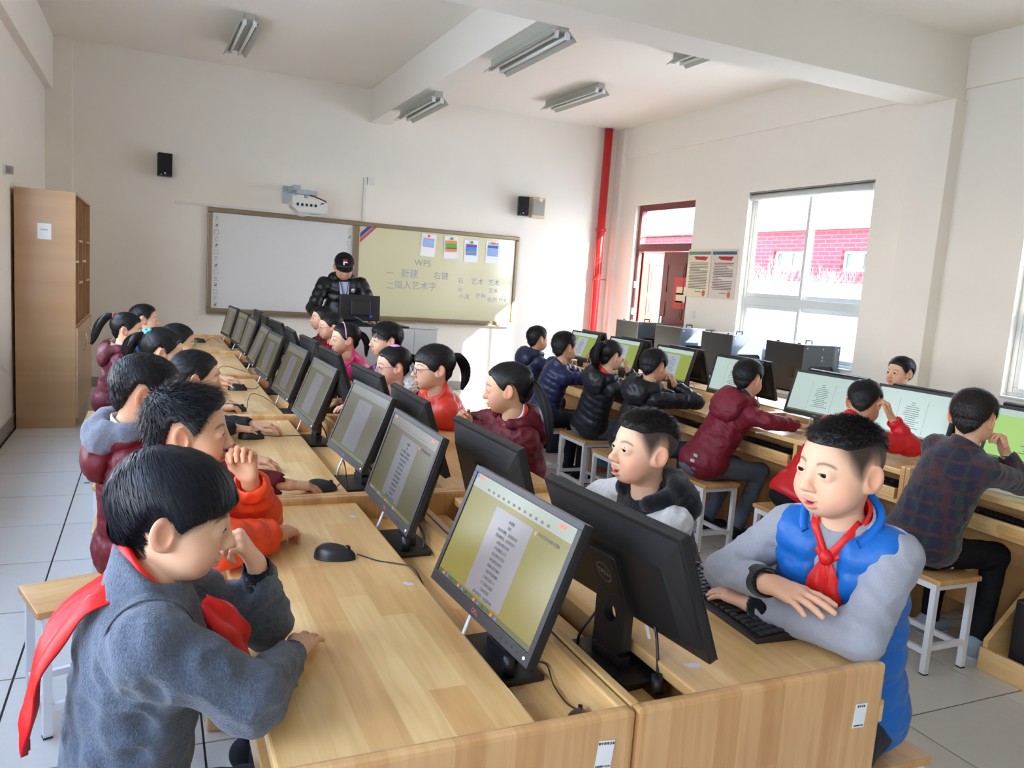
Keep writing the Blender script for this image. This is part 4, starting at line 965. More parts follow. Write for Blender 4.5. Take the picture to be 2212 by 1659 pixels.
# ---- head -----------------------------------------------------------------
CC = A_(-.010, 0, .028); CR = A_(.092, .0745, .0735)           # cranium
def head_ops(nb, f):
    o = [el(CC, CR, k=.02), el((.018, 0, -.024), (.066, .0615+f.get('chub', 0), .071), k=.035),
         el((.046, 0, -.080), (.030, .031, .021), k=.03), rc((-.018, 0, -.05), nb, .041, .043, k=.03)]
    for s in (-1, 1):
        o += [el((.042, s*.035, -.046), (.036, .029+f.get('chub', 0), .036), k=.025),
              cut(el((.096, s*.0325, .000), (.014, .019, .0105), k=.014)), el((.0705, s*.0315, -.002), (.0150, .0175, .0125), k=.008)]
    o += [rc((.080, 0, .006), (.0965, 0, -.027), .0085, .0105, k=.012), el((.0985, 0, -.0305), (.0105, .0125, .0095), k=.008)]
    for s in (-1, 1): o.append(el((.0905, s*.0115, -.0345), (.0085, .0070, .0065), k=.006))
    op = f.get('open', 0)
    o += [el((.0855, 0, -.0580), (.0085, .0195, .0060), k=.006), el((.0830, 0, -.0690-.006*op), (.0090, .0165, .0065), k=.006)]
    if op: o.append(cut(el((.094, 0, -.0640-.003*op), (.020, .0125, .0012+.0050*op), k=.0025)))
    else: o.append(cut(el((.099, 0, -.0632), (.012, .020, .0012), k=.003)))
    for s in (-1, 1):
        R = rotz(-s*math.radians(26)) @ roty(math.radians(-8))
        o += [el((-.012, s*.0795, -.008), (.0200, .0062, .0305), R=R, k=.006), el((-.002, s*.0735, -.020), (.012, .008, .018), R=R, k=.01), cut(el(A_(-.010, s*.0795, -.005)+R @ A_(0, s*.0062, 0), (.0128, .0048, .0215), R=R, k=.003)), cut(el(A_(-.004, s*.0795, -.012)+R @ A_(0, s*.0055, 0), (.0060, .0058, .0080), R=R, k=.003)),
              cut(el((.094, s*.0315, -.0015), (.0235, .0150, f.get('eye', .0031)), k=.0012))]
    return o
def head_cols(P, f):
    tone = lin(*f.get('skin', (226, 182, 150))); c = np.tile(tone, (len(P), 1))
    def mix(m, col): nonlocal c; c = c*(1-m[:, None])+np.asarray(col)*m[:, None]
    x, y, z = P.T; ay = np.abs(y)
    bl = np.exp(-((x-.055)**2+(ay-.048)**2+(z+.042)**2)/(2*.020**2)); mix(bl*f.get('blush', .45), tone*A_(1.08, .72, .70))
    ear = sm(ay, .0735, .079)*sm(x, .04, .02)*sm(-z, -.04, -.03)*sm(z, -.06, -.045); mix(ear*.5, tone*A_(1.02, .66, .62))
    mix(np.exp(-((x-.10)**2+y**2+(z+.032)**2)/(2*.010**2))*.25, tone*A_(1.05, .75, .72))
    op = f.get('open', 0)
    lip = np.exp(-(np.maximum(0, ay-.004)/.0125)**4)*np.exp(-((z+.0632+.003*op)/(.0085+.004*op))**4)*sm(x, .074, .082); mix(lip*.75, lin(*f.get('lip', (204, 112, 108))))
    if op: mix(np.exp(-(ay/.012)**4)*np.exp(-((z+.064+.003*op)/(.0012+.0045*op))**4)*sm(-x, -.085, -.080), lin(90, 30, 34))
    else: mix(np.exp(-(ay/.018)**4)*np.exp(-((z+.0632)/.0016)**2)*sm(x, .07, .08)*.5, lin(120, 60, 58))
    zb = .0235-.006*((ay-.030)/.018)**2
    br = np.exp(-((z-zb)/.0032)**2)*sm(ay, .011, .017)*sm(-ay, -.054, -.046)*sm(x, .05, .06); mix(br*f.get('brow', .75), lin(48, 36, 32))
    nos = np.exp(-((z+.0405)**2/(2*.003**2)+(ay-.006)**2/(2*.0035**2)))*sm(x, .083, .088); mix(nos*.55, tone*.35)
    hm = f.get('scalp')
    if hm is not None: mix(hm(P), lin(*f.get('hair', (30, 27, 27))))
    return np.clip(c, 0, 1)
HL = {'short': [(0, 24), (30, 22), (46, 14), (58, -6), (68, -22), (78, -8), (90, 4), (106, 2), (118, -30), (135, -52), (180, -64)],
      'bowl': [(0, 3), (25, 2), (45, -2), (60, -12), (70, -26), (82, -12), (95, -4), (108, -8), (120, -34), (135, -54), (180, -65)],
      'crop': [(0, 22), (30, 21), (46, 13), (58, -8), (68, -24), (78, -8), (90, 4), (106, 2), (118, -30), (135, -52), (180, -64)],
      'fade': [(0, 21), (30, 20), (46, 19), (58, 20), (72, 24), (85, 26), (100, 26), (115, 22), (130, 12), (150, 2), (180, -4)],
      'pony': [(0, 22), (30, 20), (48, 8), (62, -14), (74, -30), (84, -8), (96, 2), (110, -12), (122, -36), (138, -54), (180, -64)],
      'bangs': [(0, 2), (28, 1), (44, -6), (58, -30), (70, -44), (80, -30), (92, 0), (108, -12), (122, -36), (138, -54), (180, -64)]}
def hair_fns(st):
    tab = np.array(HL[st['cut']], float); th = st.get('top', .013); sd = st.get('side', .008); w = st.get('w', 7.); ns = st.get('noise', .0020); sk = st.get('seed', 0)
    def ang(D): return np.degrees(np.arctan2(D[:, 2], np.hypot(D[:, 0], D[:, 1]))), np.abs(np.degrees(np.arctan2(D[:, 1], D[:, 0])))
    def base(D):
        r = 1/np.sqrt(((D/CR)**2).sum(1))
        for c_, q_ in ((A_(-.024, 0, -.045), .049), (A_(-.030, 0, -.015), .056)):
            o = c_-CC; b = D @ o; ds = b*b-(o @ o)+q_*q_; r = np.where(ds > 0, np.maximum(r, b+np.sqrt(np.maximum(ds, 0))), r)
        return r
    def thick(D):
        e, a = ang(D); hl = np.interp(a, tab[:, 0], tab[:, 1])+st.get('dz', 0)
        t = sd+(th-sd)*sm(e, 0, 50)
        t = t+st.get('front', 0)*sm(D[:, 0], .2, .8)*sm(e, 5, 40)+st.get('crown', 0)*sm(-D[:, 0], -.2, .7)*sm(e, 10, 50)
        we = w*np.interp(a, [0, 50, 90, 180], st.get('wt', (1, 1, 1.4, 2.4))); m = sm(e-hl, -we*.25, we); n = wnoise(D, 30, sk)*ns+wnoise(D*A_(1.6, 1.6, .5), 75, sk+2)*ns*.8
        return (t+n)*np.maximum(m, .25*sm(m, 0, .12))-.007*(1-sm(m, 0, .12)), m
    def rad(D): t, m = thick(D); fx = st.get('fringe', 0)*sm(D[:, 0], .3, .7)*sm(-D[:, 2], -.5, 0); return base(D)+t+fx*m
    return rad, thick, base
def hair_parts(st, near):
    rad, thick, base = hair_fns(st); nu, nv = (110, 70) if near else (56, 36); col = lin(*st.get('col', (26, 24, 26)))
    u = np.linspace(0, 2*PI, nu, endpoint=False); v = np.linspace(0, PI*.92, nv+1)
    U, Vv = np.meshgrid(u, v); D = np.stack([np.sin(Vv)*np.cos(U), np.sin(Vv)*np.sin(U), np.cos(Vv)], -1).reshape(-1, 3)
    Pz = CC+D*rad(D)[:, None]; t, m = thick(D); Q = []
    i = np.arange(nu); 
    for j in range(nv): Q.append(np.stack([j*nu+i, (j+1)*nu+i, (j+1)*nu+(i+1) % nu, j*nu+(i+1) % nu], 1))
    Q = np.concatenate(Q); keep = (t[Q] > -.0068).any(1); parts = [(Pz, Q[keep], np.tile(col*.8, (len(Pz), 1)))]
    # strands
    N = st.get('n', 3400 if near else 1700); S = 7; r = np.random.RandomState(11+st.get('seed', 0))
    D = r.normal(size=(N*3, 3)); D /= np.linalg.norm(D, axis=1)[:, None]; t, m = thick(D); D = D[m > .35][:N]; N = len(D)
    cw = nrm(st.get('whorl', (-.45, .12, .88))); step = st.get('len', .055)/.095/S; pts = []; d = D.copy(); jit = r.normal(size=(N, 3))*st.get('jit', .10); lift = r.uniform(.2, 1, N)*(st.get('lift', .003)+.002); stand = st.get('stand', 0)
    for s in range(S):
        R_ = rad(d); R0 = np.maximum(R_, base(d)+.0015); pts.append(CC+d*(R0+.0006+lift*(s/(S-1))**1.5+stand*r.uniform(.7, 1)*(s/(S-1)))[:, None])
        if 'tie' in st: T = nrm(st['tie']); fl = T-d*(d @ T)[:, None]; sgn = 1
        else: fl = d*(d @ cw)[:, None]-cw
        if st.get('fwd'): fl = fl+A_(st['fwd'], 0, 0)*sm(d[:, 0], -.2, .5)[:, None]
        fl = fl-d*(fl*d).sum(1)[:, None]; fl = fl/(np.linalg.norm(fl, axis=1)[:, None]+1e-6)+jit; d = d+fl*step; d /= np.linalg.norm(d, axis=1)[:, None]
    pts = np.stack(pts, 1)
    if not st.get('over'): pts = pts[thick(d)[1] > .12]
    wd = st.get('wd', .0011 if near else .0017)
    parts.append(ribbons(pts, CC, wd, col, r)); return parts
def ribbons(pts, ctr, wd, col, r, var=.5):
    N, S, _ = pts.shape; tg = np.gradient(pts, axis=1); nn = pts-np.asarray(ctr); side = np.cross(tg, nn); side /= np.linalg.norm(side, axis=2)[:, :, None]+1e-9
    w = wd*np.linspace(1, .25, S)[None, :, None]; V = np.stack([pts-side*w, pts+side*w], 2).reshape(-1, 3)
    b = (np.arange(N)[:, None]*S+np.arange(S-1)[None, :]).reshape(-1)*2; Q = np.stack([b, b+1, b+3, b+2], 1)
    sh = r.uniform(1-var, 1+var, N)*np.where(r.rand(N) < .12, 1.9, 1); c = np.repeat(col[None, :]*sh[:, None], S*2, 0); return V, Q, c
def ponytail(path, r0, r1, n, col, seed, wd=.0016):
    path = np.array([tuple(p) for p in spline([tuple(q) for q in path], 12)]); S = len(path); r = np.random.RandomState(seed)
    tg = np.gradient(path, axis=0); tg /= np.linalg.norm(tg, axis=1)[:, None]; a = np.cross(tg, A_(.1, 1, .05)); a /= np.linalg.norm(a, axis=1)[:, None]; b = np.cross(tg, a)
    u = np.linspace(0, 1, S); R_ = (r0*.55+(r0*.6)*np.sin(np.clip(u*1.6, 0, 1)*PI/2))*(1-.75*np.clip((u-.55)/.45, 0, 1)**1.5)+r1*.2
    ph = r.uniform(0, 2*PI, n); rr = np.sqrt(r.uniform(.15, 1, n)); ln = r.uniform(.8, 1.03, n)
    uu = np.clip(u[None, :]*ln[:, None], 0, 1); j = uu*(S-1); j0 = np.minimum(j.astype(int), S-2); f = (j-j0)[..., None]
    L_ = lambda X: X[j0]*(1-f)+X[j0+1]*f
    Rn = (R_[j0]*(1-f[..., 0])+R_[j0+1]*f[..., 0])*rr[:, None]*(1+.25*np.sin(uu*7+ph[:, None]))
    pts = L_(path)+L_(a)*(np.cos(ph)[:, None]*Rn)[..., None]+L_(b)*(np.sin(ph)[:, None]*Rn)[..., None]
    parts = [ribbons(pts, path.mean(0)+A_(.02, .3, .1), wd, col, r)]; parts.append(ribbons(pts, path.mean(0)+A_(.3, .01, .1), wd, col, r))
    m = MB().tube(path.tolist(), [float(x)*.8 for x in R_], n=10); V = np.array([tuple(p) for p in m.v]); Q = np.array([f for f in m.f if len(f) == 4]); parts.append((V, Q, np.tile(col*.6, (len(V), 1)))); return parts
# ---- hands ----------------------------------------------------------------
def hand_ops(W, d, n, right, curl=(.25, .3, .2), spread=.12, thumb=0., s=1., arm=None, curls=None):
    W, d, n = np.asarray(W, float), nrm(d), np.asarray(n, float); n = nrm(n-d*(n @ d)); l = np.cross(n, d)*(1 if right else -1); o = []
    if arm is not None: o.append(rc(W+nrm(np.asarray(arm)-W)*.09*s, W, .026*s, .0205*s, k=.012, sq=(l, 1.15)))
    kd = (.070, .074, .070, .062); kl = (.025, .0085, -.008, -.0235); fl_ = (.062, .070, .065, .050); fr_ = (.0080, .0082, .0078, .0068)
    for i in range(4):
        K = W+(d*kd[i]+l*kl[i]*1.02+n*(.004-.002*abs(i-1)))*s
        o.append(rc(W+(l*kl[i]*.55+d*.006)*s, K, .0125*s, .0108*s, k=.012*s))
        sp = spread*(1.5-i); dd = nrm(d*math.cos(sp*.6)+l*math.sin(sp*.6)); nn = n; p = K; cu = curl if curls is None else curls[i]
        for j, fL in enumerate((.46, .30, .26)):
            a = cu[j]; d2 = dd*math.cos(a)-nn*math.sin(a); nn = nn*math.cos(a)+dd*math.sin(a); dd = d2; q = p+dd*fl_[i]*fL*s
            o.append(rc(p, q, fr_[i]*(1-.08*j)*s, fr_[i]*(1-.08*(j+1))*s, k=.0035*s)); p = q
    T0 = W+(d*.012+l*.016-n*.004)*s; T1 = T0+nrm(d*.75+l*(.75-.5*thumb)-n*(.15+.5*thumb))*.034*s; T2 = T1+nrm(d*.95+l*(.40-.6*thumb)-n*(.15+.4*thumb))*.026*s; T3 = T2+nrm(d+l*(.15-.7*thumb)-n*(.12+.3*thumb))*.020*s
    o += [rc(T0, T1, .0150*s, .0110*s, k=.012*s), rc(T1, T2, .0098*s, .0088*s, k=.004*s), rc(T2, T3, .0088*s, .0072*s, k=.003*s)]
    return o
# ---- clothes --------------------------------------------------------------
def puffer(pitch, amp, sharp=.6):
    def f(P, t, L): ph = t*L/pitch; return amp*(np.abs(np.sin(PI*ph))**sharp-.55)
    return f
def folds(amp, f, seed, puff=None, elbow=None):
    def g(P, t, L):
        n1 = wnoise(P*A_(1, 1, .75), f*1.9, seed); a = amp*(.55-1.6*np.abs(n1))+amp*.18*wnoise(P*A_(1, 1, 1.6), f*2.7, seed+3)
        if puff is not None and t is not None: a = a+puff(P, t, L)
        return a
    return g
MATC = {}
def cloth(kind, col):
    key = (kind, col)
    if key in MATC: return MATC[key]
    c = srgb(*col); nm = '%s_%d_%d_%d' % ((kind,)+col)
    if kind == 'nylon': m = mat(nm, c, .42, bump=.8, bscale=26, noise=.08, nscale=10, spec=.4)
    elif kind == 'shell': m = mat(nm, c, .55, bump=.9, bscale=22, noise=.10, nscale=9, spec=.35)
    elif kind == 'fleece': m = mat(nm, c, .95, bump=1.0, bscale=330, noise=.5, nscale=170, sheen=.35, spec=.2)
    elif kind == 'jersey': m = mat(nm, c, .9, bump=.5, bscale=500, noise=.12, nscale=220, sheen=.2, spec=.2)
    elif kind == 'knit': m = mat(nm, c, .95, bump=.8, bscale=260, noise=.35, nscale=60, sheen=.3, spec=.2)
    elif kind == 'silk': m = mat(nm, c, .45, bump=.3, bscale=30, noise=.06, nscale=14, spec=.4)
    else: m = mat(nm, c, .8, bump=.4, bscale=90, noise=.12, nscale=40, spec=.25)
    MATC[key] = m; return m
SKIN = vcol_mat('skin', rough=.52, sss=.12, spec=.35, bump=.04, bscale=500); HAIR = vcol_mat('hair', rough=.46, spec=.35)
EYEW = mat('eye_white', srgb(214, 208, 204), .3); EYEI = mat('eye_iris', srgb(46, 30, 22), .15); EYEP = mat('eye_pupil', (.004, .004, .004, 1), .1); LASH = mat('lash_dark', srgb(40, 28, 26), .8); TEETH = mat('teeth', srgb(232, 226, 214), .3)
def strip(path, widths, nrm_, thick, wav=0, seed=0, n=18, m=7):
    """cloth band along a path, wrinkled, with thickness"""
    pts = spline(path, n); P = []; r = random.Random(seed); ph = r.uniform(0, 6)
    W_ = np.interp(np.linspace(0, 1, n+1), np.linspace(0, 1, len(widths)), widths)
    for i, p in enumerate(pts):
        t = (pts[min(i+1, n)]-pts[max(i-1, 0)]).normalized(); nn = Vector(nrm_) if not callable(nrm_) else Vector(nrm_(i/n)); s = t.cross(nn).normalized(); nn = s.cross(t); row = []
        for j in range(m): u = j/(m-1)*2-1; row.append(p+s*(u*W_[i])+nn*(wav*math.sin(u*5+i*.35+ph)+wav*.6*math.sin(i*.9+u*2)))
        P.append((row, nn))
    mb = MB(); top = [row for row, nn in P]; bot = [[q-nn*thick for q in row] for row, nn in P]
    mb.grid(top); mb.grid([row[::-1] for row in bot]); K = m; R_ = n+1; o = K*R_
    for i in range(n): mb.f += [(i*K, (i+1)*K, o+(i+1)*K+K-1, o+i*K+K-1), (i*K+K-1, o+i*K, o+(i+1)*K, (i+1)*K+K-1)]; mb.m += [0, 0]
    for i in (0, n):
        for j in range(K-1): q = (i*K+j, o+i*K+K-1-j, o+i*K+K-2-j, i*K+j+1); mb.f.append(q if i == 0 else q[::-1]); mb.m.append(0)
    return mb
def ring_collar(N, up, fwd, r0, r1, h0, h1, op, th, tilt=0, wob=.0, seed=0, drop=0.0, n=40, lat_s=1.08):
    """stand collar: opening half-angle op (radians) at the front, height h0 at the front and h1 at the back"""
    N, up, fwd = np.asarray(N, float), nrm(up), np.asarray(fwd, float); fwd = nrm(fwd-up*(fwd @ up)); lat = np.cross(up, fwd); mb = MB(); rows = []
    K = 6
    for i in range(n+1):
        a = op+(2*PI-2*op)*i/n; b = (1-math.cos(a))/2; h = h0+(h1-h0)*b; dr = fwd*math.cos(a)+lat*math.sin(a)*lat_s; prof = []
        for j in range(K): t = j/(K-1); prof.append(N+dr*(r0+(r1-r0)*t+wob*math.sin(a*5+j+seed))+up*(h*t-drop*(1-b)))
        for j in range(K): t = 1-j/(K-1); prof.append(N+dr*(r0+(r1-r0)*t-th*(1-.2*t)+wob*math.sin(a*5+(K-1-j)+seed))+up*(h*t-drop*(1-b)-(.002 if j else -.002)))
        rows.append([tuple(p) for p in prof+[prof[0]]])
    mb.grid([[r for r in row] for row in rows]); K2 = len(rows[0])
    mb.f += [tuple(range(0, K2-1)), tuple(range(n*K2+K2-2, n*K2-1, -1))]; mb.m += [0, 0]
    return mb
def person(label, H, pel, byaw, head, top, legs=None, armL=None, armR=None, res=1, hair=None, s=1.05, seat=.42, standing=False, shoulder=.130, group=None, grp_cat='person', extra=None, feet=None):
    """H: head centre, pel: pelvis (x,y[,z]), world coordinates. head=(yaw,pitch,roll) in degrees; arms: dict(e=elbow,w=wrist,hd=hand dir,hn=back-of-hand,...)"""
    near = res >= 2; hres = {3: .0021, 2: .0026, 1: .0042, 0: .0052}[res]; jres = {3: .0065, 2: .008, 1: .0125, 0: .015}[res]
    O = A_(pel[0], pel[1], 0); E = empty('person', tuple(O), 0, label, 'person', group)
    H = np.asarray(H, float)-O; pz = pel[2] if len(pel) > 2 else seat+.09; Pv = A_(0, 0, pz); by = math.radians(byaw); fw = A_(math.cos(by), math.sin(by), 0); lt = A_(-math.sin(by), math.cos(by), 0)
    hy, hp, hr = [math.radians(v) for v in head[:3]]; f = head[3] if len(head) > 3 else {}
    Rh = rotz(hy) @ roty(hp) @ rotx(hr)
    if res < 2: f = dict(f, eye=.0052)
    N = H+Rh @ A_(-.030, 0, -.120)*s*.55+A_(0, 0, -.070)-fw*.012
    if 'N' in top: N = np.asarray(top['N'], float)-O
    axis = nrm(N-Pv); tl = f.get('twist', 0); lat = nrm(lt*math.cos(tl)+fw*math.sin(tl)); lat = nrm(lat-axis*(lat @ axis)); fwd = np.cross(lat, axis); J = {'N': N, 'P': Pv, 'fwd': fwd, 'lat': lat, 'axis': axis, 'O': O, 'Rh': Rh, 'H': H, 's': s, 'E': E}
    drop = top.get('drop', .045); S = {}
    for sd, sg in (('L', 1), ('R', -1)): S[sd] = N+lat*sg*shoulder-axis*drop+fwd*top.get('sfwd', .01)
    bulk = top.get('bulk', 1.); k_ = top.get('kind', 'shell'); fa = top.get('fold', .006); ff = top.get('ffreq', 38); sd_ = top.get('seed', int(abs(H[2]*1000+O[1]*100)) % 7)
    pf = puffer(top['pitch'], top.get('puff', .008)) if 'pitch' in top else None; dsp = folds(fa, ff, sd_, pf); am = fa*1.5+top.get('puff', 0)
    # jacket
    ops = [rc(Pv+axis*.02, N-axis*.10, .098*bulk, .094*bulk, k=.04, sq=(lat, 1.38), disp=dsp, amp=am), rc(S['L']-lat*.02, S['R']+lat*.02, .046*bulk, .046*bulk, k=.04, disp=folds(fa*.6, ff, sd_), amp=am),
           rc(N-axis*.06, N-axis*.005, .066*bulk, .056*bulk, k=.045, sq=(lat, 1.2))]
    if not standing: ops.append(el(Pv+axis*.02, (.118*bulk, .150*bulk, .095), R=np.stack([fw, lt, A_(0, 0, 1)], 1), k=.05, disp=folds(fa, ff, sd_+1), amp=am))
    else: ops.append(rc(Pv-A_(0, 0, .10), Pv+axis*.1, .135*bulk, .13*bulk, k=.05, sq=(lat, 1.3), disp=dsp, amp=am))
    skin_parts = []; cuts_ = []; sleeves = top.get('sleeve'); arm_ops = []
    for sd, ar, sg in (('L', armL, 1), ('R', armR, -1)):
        ar = dict(ar or {}); e = ar.get('e'); w = ar.get('w')
        if e is None: e = S[sd]+fw*.10+lt*sg*.05+A_(0, 0, max(-.17, .79-S[sd][2]))
        else: e = np.asarray(e, float)-O
        if w is None: w = e+fw*.19-lt*sg*.07+A_(0, 0, .0); w[2] = .79
        else: w = np.asarray(w, float)-O
        ra, rb, rw = [v*bulk for v in top.get('arm', (.048, .042, .034))]
        L1 = np.linalg.norm(e-S[sd])
        aop = [rc(S[sd], e, ra, rb, k=.03, disp=dsp, amp=am), rc(e, w-nrm(w-e)*rw*.75, rb, rw, k=.022, disp=folds(fa*1.2, ff*1.2, sd_+2, pf), amp=am), cut(rc(w-nrm(w-e)*.012, w+nrm(w-e)*.06, rw*.74, rw*.74, k=.004))]
        (arm_ops if sleeves else ops).extend(aop[:2]); cuts_.append(aop[2])
        if ar.get('hide'): continue
        d0 = nrm(w-e); hd = nrm(ar['hd']) if 'hd' in ar else d0; hn = ar.get('hn', (0, 0, 1)); hs = ar.get('s', .92)*s
        if ar.get('hd') is None and abs(hd[2]) < .8 and 'hn' not in ar: hn = (0, 0, 1)
        W0 = w+d0*.012
        ho = hand_ops(W0, hd, hn, sd == 'R', ar.get('curl', (.35, .45, .3)), ar.get('spread', .10), ar.get('thumb', .2), hs, arm=e, curls=ar.get('curls'))
        V, Q = nets(ho, .0024 if near else (.0042 if res == 1 else .0055)); tone = lin(*f.get('hand', f.get('skin', (226, 182, 150)))); skin_parts.append((V, Q, np.tile(tone*A_(1, .94, .92), (len(V), 1))))
        if 'cuff' in top:
            cV = nets([rc(w-d0*.030, w-d0*.004, rw*1.0, rw*.92, k=.01), cut(rc(w-d0*.004, w+d0*.05, rw*.74, rw*.76, k=.004))], .004 if near else .007)
            link_mesh('cuff', np_mesh('cuff', *cV), cloth('knit', top['cuff']), E)
    (arm_ops if sleeves else ops).extend(cuts_)
    if 'hem' in top: ops.append(half(-axis, -(Pv+axis*top['hem']) @ axis, Pv-.4, Pv+.3, k=.02))
    if 'ops' in top: ops += top['ops'](J, S)
    ops.append(cut(rc(N-axis*.02, N+axis*.10, .047, .060, k=.015)))
    V, Q = nets(ops, jres); jm = cloth(k_, top['col']) if 'mat' not in top else top['mat']
    cf = top.get('colfn'); jk = link_mesh(top.get('name', 'jacket'), np_mesh('jacket', V, Q, cf(V+O, J) if cf else None), jm, E)
    if sleeves:
        V, Q = nets(arm_ops, jres); link_mesh('sleeves', np_mesh('sleeves', V, Q), cloth(sleeves[0], sleeves[1]), E)
    # trousers and shoes
    lg = legs or {}; hips = [Pv+lt*.075*sg+fw*.02-A_(0, 0, .012) for sg in (1, -1)]; tops_ = []; shoe = []
    if not standing:
        for i, sg in enumerate((1, -1)):
            kn = hips[i]+fw*lg.get('thigh', .33)+lt*sg*lg.get('splay', .02)+A_(0, 0, -.025); an = A_(*(kn+fw*lg.get('tuck', -.02))[:2], .085)
            if feet and feet[i] is not None: kn = np.asarray(feet[i][0], float)-O; an = np.asarray(feet[i][1], float)-O
            tops_ += [rc(hips[i], kn, .072, .058, k=.03, disp=folds(.005, 40, i), amp=.008), rc(kn, an, .054, .040, k=.02, disp=folds(.005, 45, i+2), amp=.008)]; shoe.append((an, fw if not feet or feet[i] is None or len(feet[i]) < 3 else nrm(feet[i][2])))
        tops_.append(el(Pv-A_(0, 0, .005), (.125, .155, .088), R=np.stack([fw, lt, A_(0, 0, 1)], 1), k=.04))
    else:
        for i, sg in enumerate((1, -1)):
            kn = hips[i]+A_(0, 0, -.42); an = A_(*kn[:2], .09); tops_ += [rc(hips[i], kn, .085, .065, k=.03), rc(kn, an, .06, .048, k=.02)]; shoe.append((an, fw))
    V, Q = nets(tops_, max(jres, .011) if res < 3 else .009); link_mesh('trousers', np_mesh('trousers', V, Q), cloth('cotton', lg.get('col', (40, 44, 56))), E)
    for an, df in shoe:
        z0 = an[2]-.085; a = A_(an[0], an[1], z0+.038)-df*.035; b = A_(an[0], an[1], z0+.032)+df*.115; so_ = nets([rc(a, b, .038, .031, k=.02, sq=(A_(-df[1], df[0], 0), 1.05)), rc(a+A_(0, 0, .02), A_(an[0], an[1], z0+.085), .036, .038, k=.02), half((0, 0, -1), -(z0+.012), an-.3, an+.3)], .006 if near or lg.get('fine') else .010)
        sh = link_mesh('shoe', np_mesh('shoe', *so_), cloth('cotton', lg.get('shoe', (36, 38, 44))), E)
        pts = []
        lf = A_(-df[1], df[0], 0); c = A_(an[0], an[1], 0)
        for i in range(18):
            t = 2*PI*i/18; q = c+df*(.04+.108*math.cos(t))+lf*(.040-.006*math.cos(t))*math.sin(t); pts.append((q[0], q[1]))
        MB().prism(pts, 2, z0, z0+.016).build('sole', cloth('rubber', lg.get('sole', (200, 200, 204))), sh)
    # skin body: hidden core plus head
    core = [rc(Pv, N-axis*.08, .085, .085, k=.04, sq=(lat, 1.25)), rc(N-axis*.08, N+axis*.03, .07, .048, k=.03), rc(S['L'], S['R'], .036, .036, k=.03)]
    for sd, ar, sg in (('L', armL, 1), ('R', armR, -1)):
        ar = dict(ar or {}); e = ar.get('e'); e = (S[sd]+fw*.10+lt*sg*.05+A_(0, 0, max(-.17, .79-S[sd][2]))) if e is None else np.asarray(e, float)-O
        w = ar.get('w')
        if w is None: w = e+fw*.19-lt*sg*.07; w[2] = .79
        else: w = np.asarray(w, float)-O
        core += [rc(S[sd], e, .036, .030, k=.02), rc(e, w, .030, .022, k=.015)]
    for i in range(2): core += [tuple([*tops_[2*i][:1], *tops_[2*i][1:]])] if False else [rc(hips[i], shoe[i][0]*A_(1, 1, 0)+A_(0, 0, hips[i][2]-.02), .05, .04, k=.02)]
    V, Q = nets(core, .016); skin_parts.append((V, Q, np.tile(lin(*f.get('skin', (226, 182, 150))), (len(V), 1))))
    nb = Rh.T @ (N-axis*.03-H)/s
    if hair and hair['cut'] in ('fade', 'short', 'crop', 'bowl'):
        hs_ = dict(hair); rf, tf, bf = hair_fns(dict(hair, cut='short' if hair['cut'] == 'fade' else hair['cut'], w=hair.get('fw', 16), dz=hair.get('fdz', -8), wt=(1, 1, 1.2, 1.6)))
        def scalp(P):
            d = P-CC; rr = np.linalg.norm(d, axis=1); D = d/rr[:, None]; t, m = tf(D); near_s = sm(-np.abs(rr-bf(D)), -.018, -.008); ear = sm(np.abs(P[:, 1]), .078, .074); fr = 1-sm(P[:, 0], .045, .06)*(0 if hair['cut'] != 'bowl' else 0)
            return np.power(m, .6)*near_s*ear*hair.get('fade', .8)*sm(-P[:, 0], -.075, -.04)
        f = dict(f, scalp=scalp)
    V, Q = nets(head_ops(nb, f), hres); c = head_cols(V, f); V = (V*s) @ Rh.T+H; skin_parts.append((V, Q, c))
    V, Q, c = join_np(skin_parts); body = link_mesh('body', np_mesh('body', V, Q, c), SKIN, E)
    toW = lambda V: (np.asarray(V)*s) @ Rh.T+H
    # eyes
    if not f.get('noeyes'):
        g = nrm(f.get('gaze', (1, 0, -.12)))
        for sg in (-1, 1):
            c0 = A_(.0700, sg*.0312, -.0005); r = .0142; mb = MB(); nu, nv = 16, 12; x, y, zz = frame_of(g); Rg = np.array([tuple(x), tuple(y), tuple(zz)]).T; rows = []
            mats_i = []
            for j in range(nv+1):
                ph = [0, .24, .40, .54, .64, .85, 1.1, 1.4, 1.7, 2.0, 2.4, 2.8, PI][j]; rows.append([tuple(toW(c0+Rg @ (A_(math.sin(ph)*math.cos(2*PI*i/nu), math.sin(ph)*math.sin(2*PI*i/nu), math.cos(ph))*r))) for i in range(nu)]+[])
            for j in range(nv):
                mb.mi = 2 if j < 1 else (1 if j < 4 else 0)
                b = len(mb.v); mb.add(rows[j]+rows[j+1], [(i, nu+i, nu+(i+1) % nu, (i+1) % nu) for i in range(nu)])
            mb.build('eye', [EYEW, EYEI, EYEP], E, True)
            if True:
                eh = f.get('eye', .0031); lp = []
                for i in range(9): u = i/8*2-1; yy = sg*.0315+u*.0135; lp.append(tuple(toW(A_(.0858-.0058*u*u-(sg*u*.004), yy, -.0015+min(eh, .0042)*(1.02-.9*u*u)+.0004))))
                MB().tube(lp, [(.0004+.0007*(1-abs(i-4)/4))*(1 if near else 1.5) for i in range(9)], n=5).build('eyelash', LASH, E, True)
    if f.get('teeth') : MB().sphere((0, 0, 0), 1, 12, 8).build('teeth', TEETH, E, True).matrix_local = Matrix.Translation(Vector(toW(A_(.080, 0, -.0615)))) @ Matrix(np.vstack([np.hstack([Rh*s, np.zeros((3, 1))]), [0, 0, 0, 1]]).tolist()) @ Matrix.Diagonal((.007, .0105, .0034, 1))
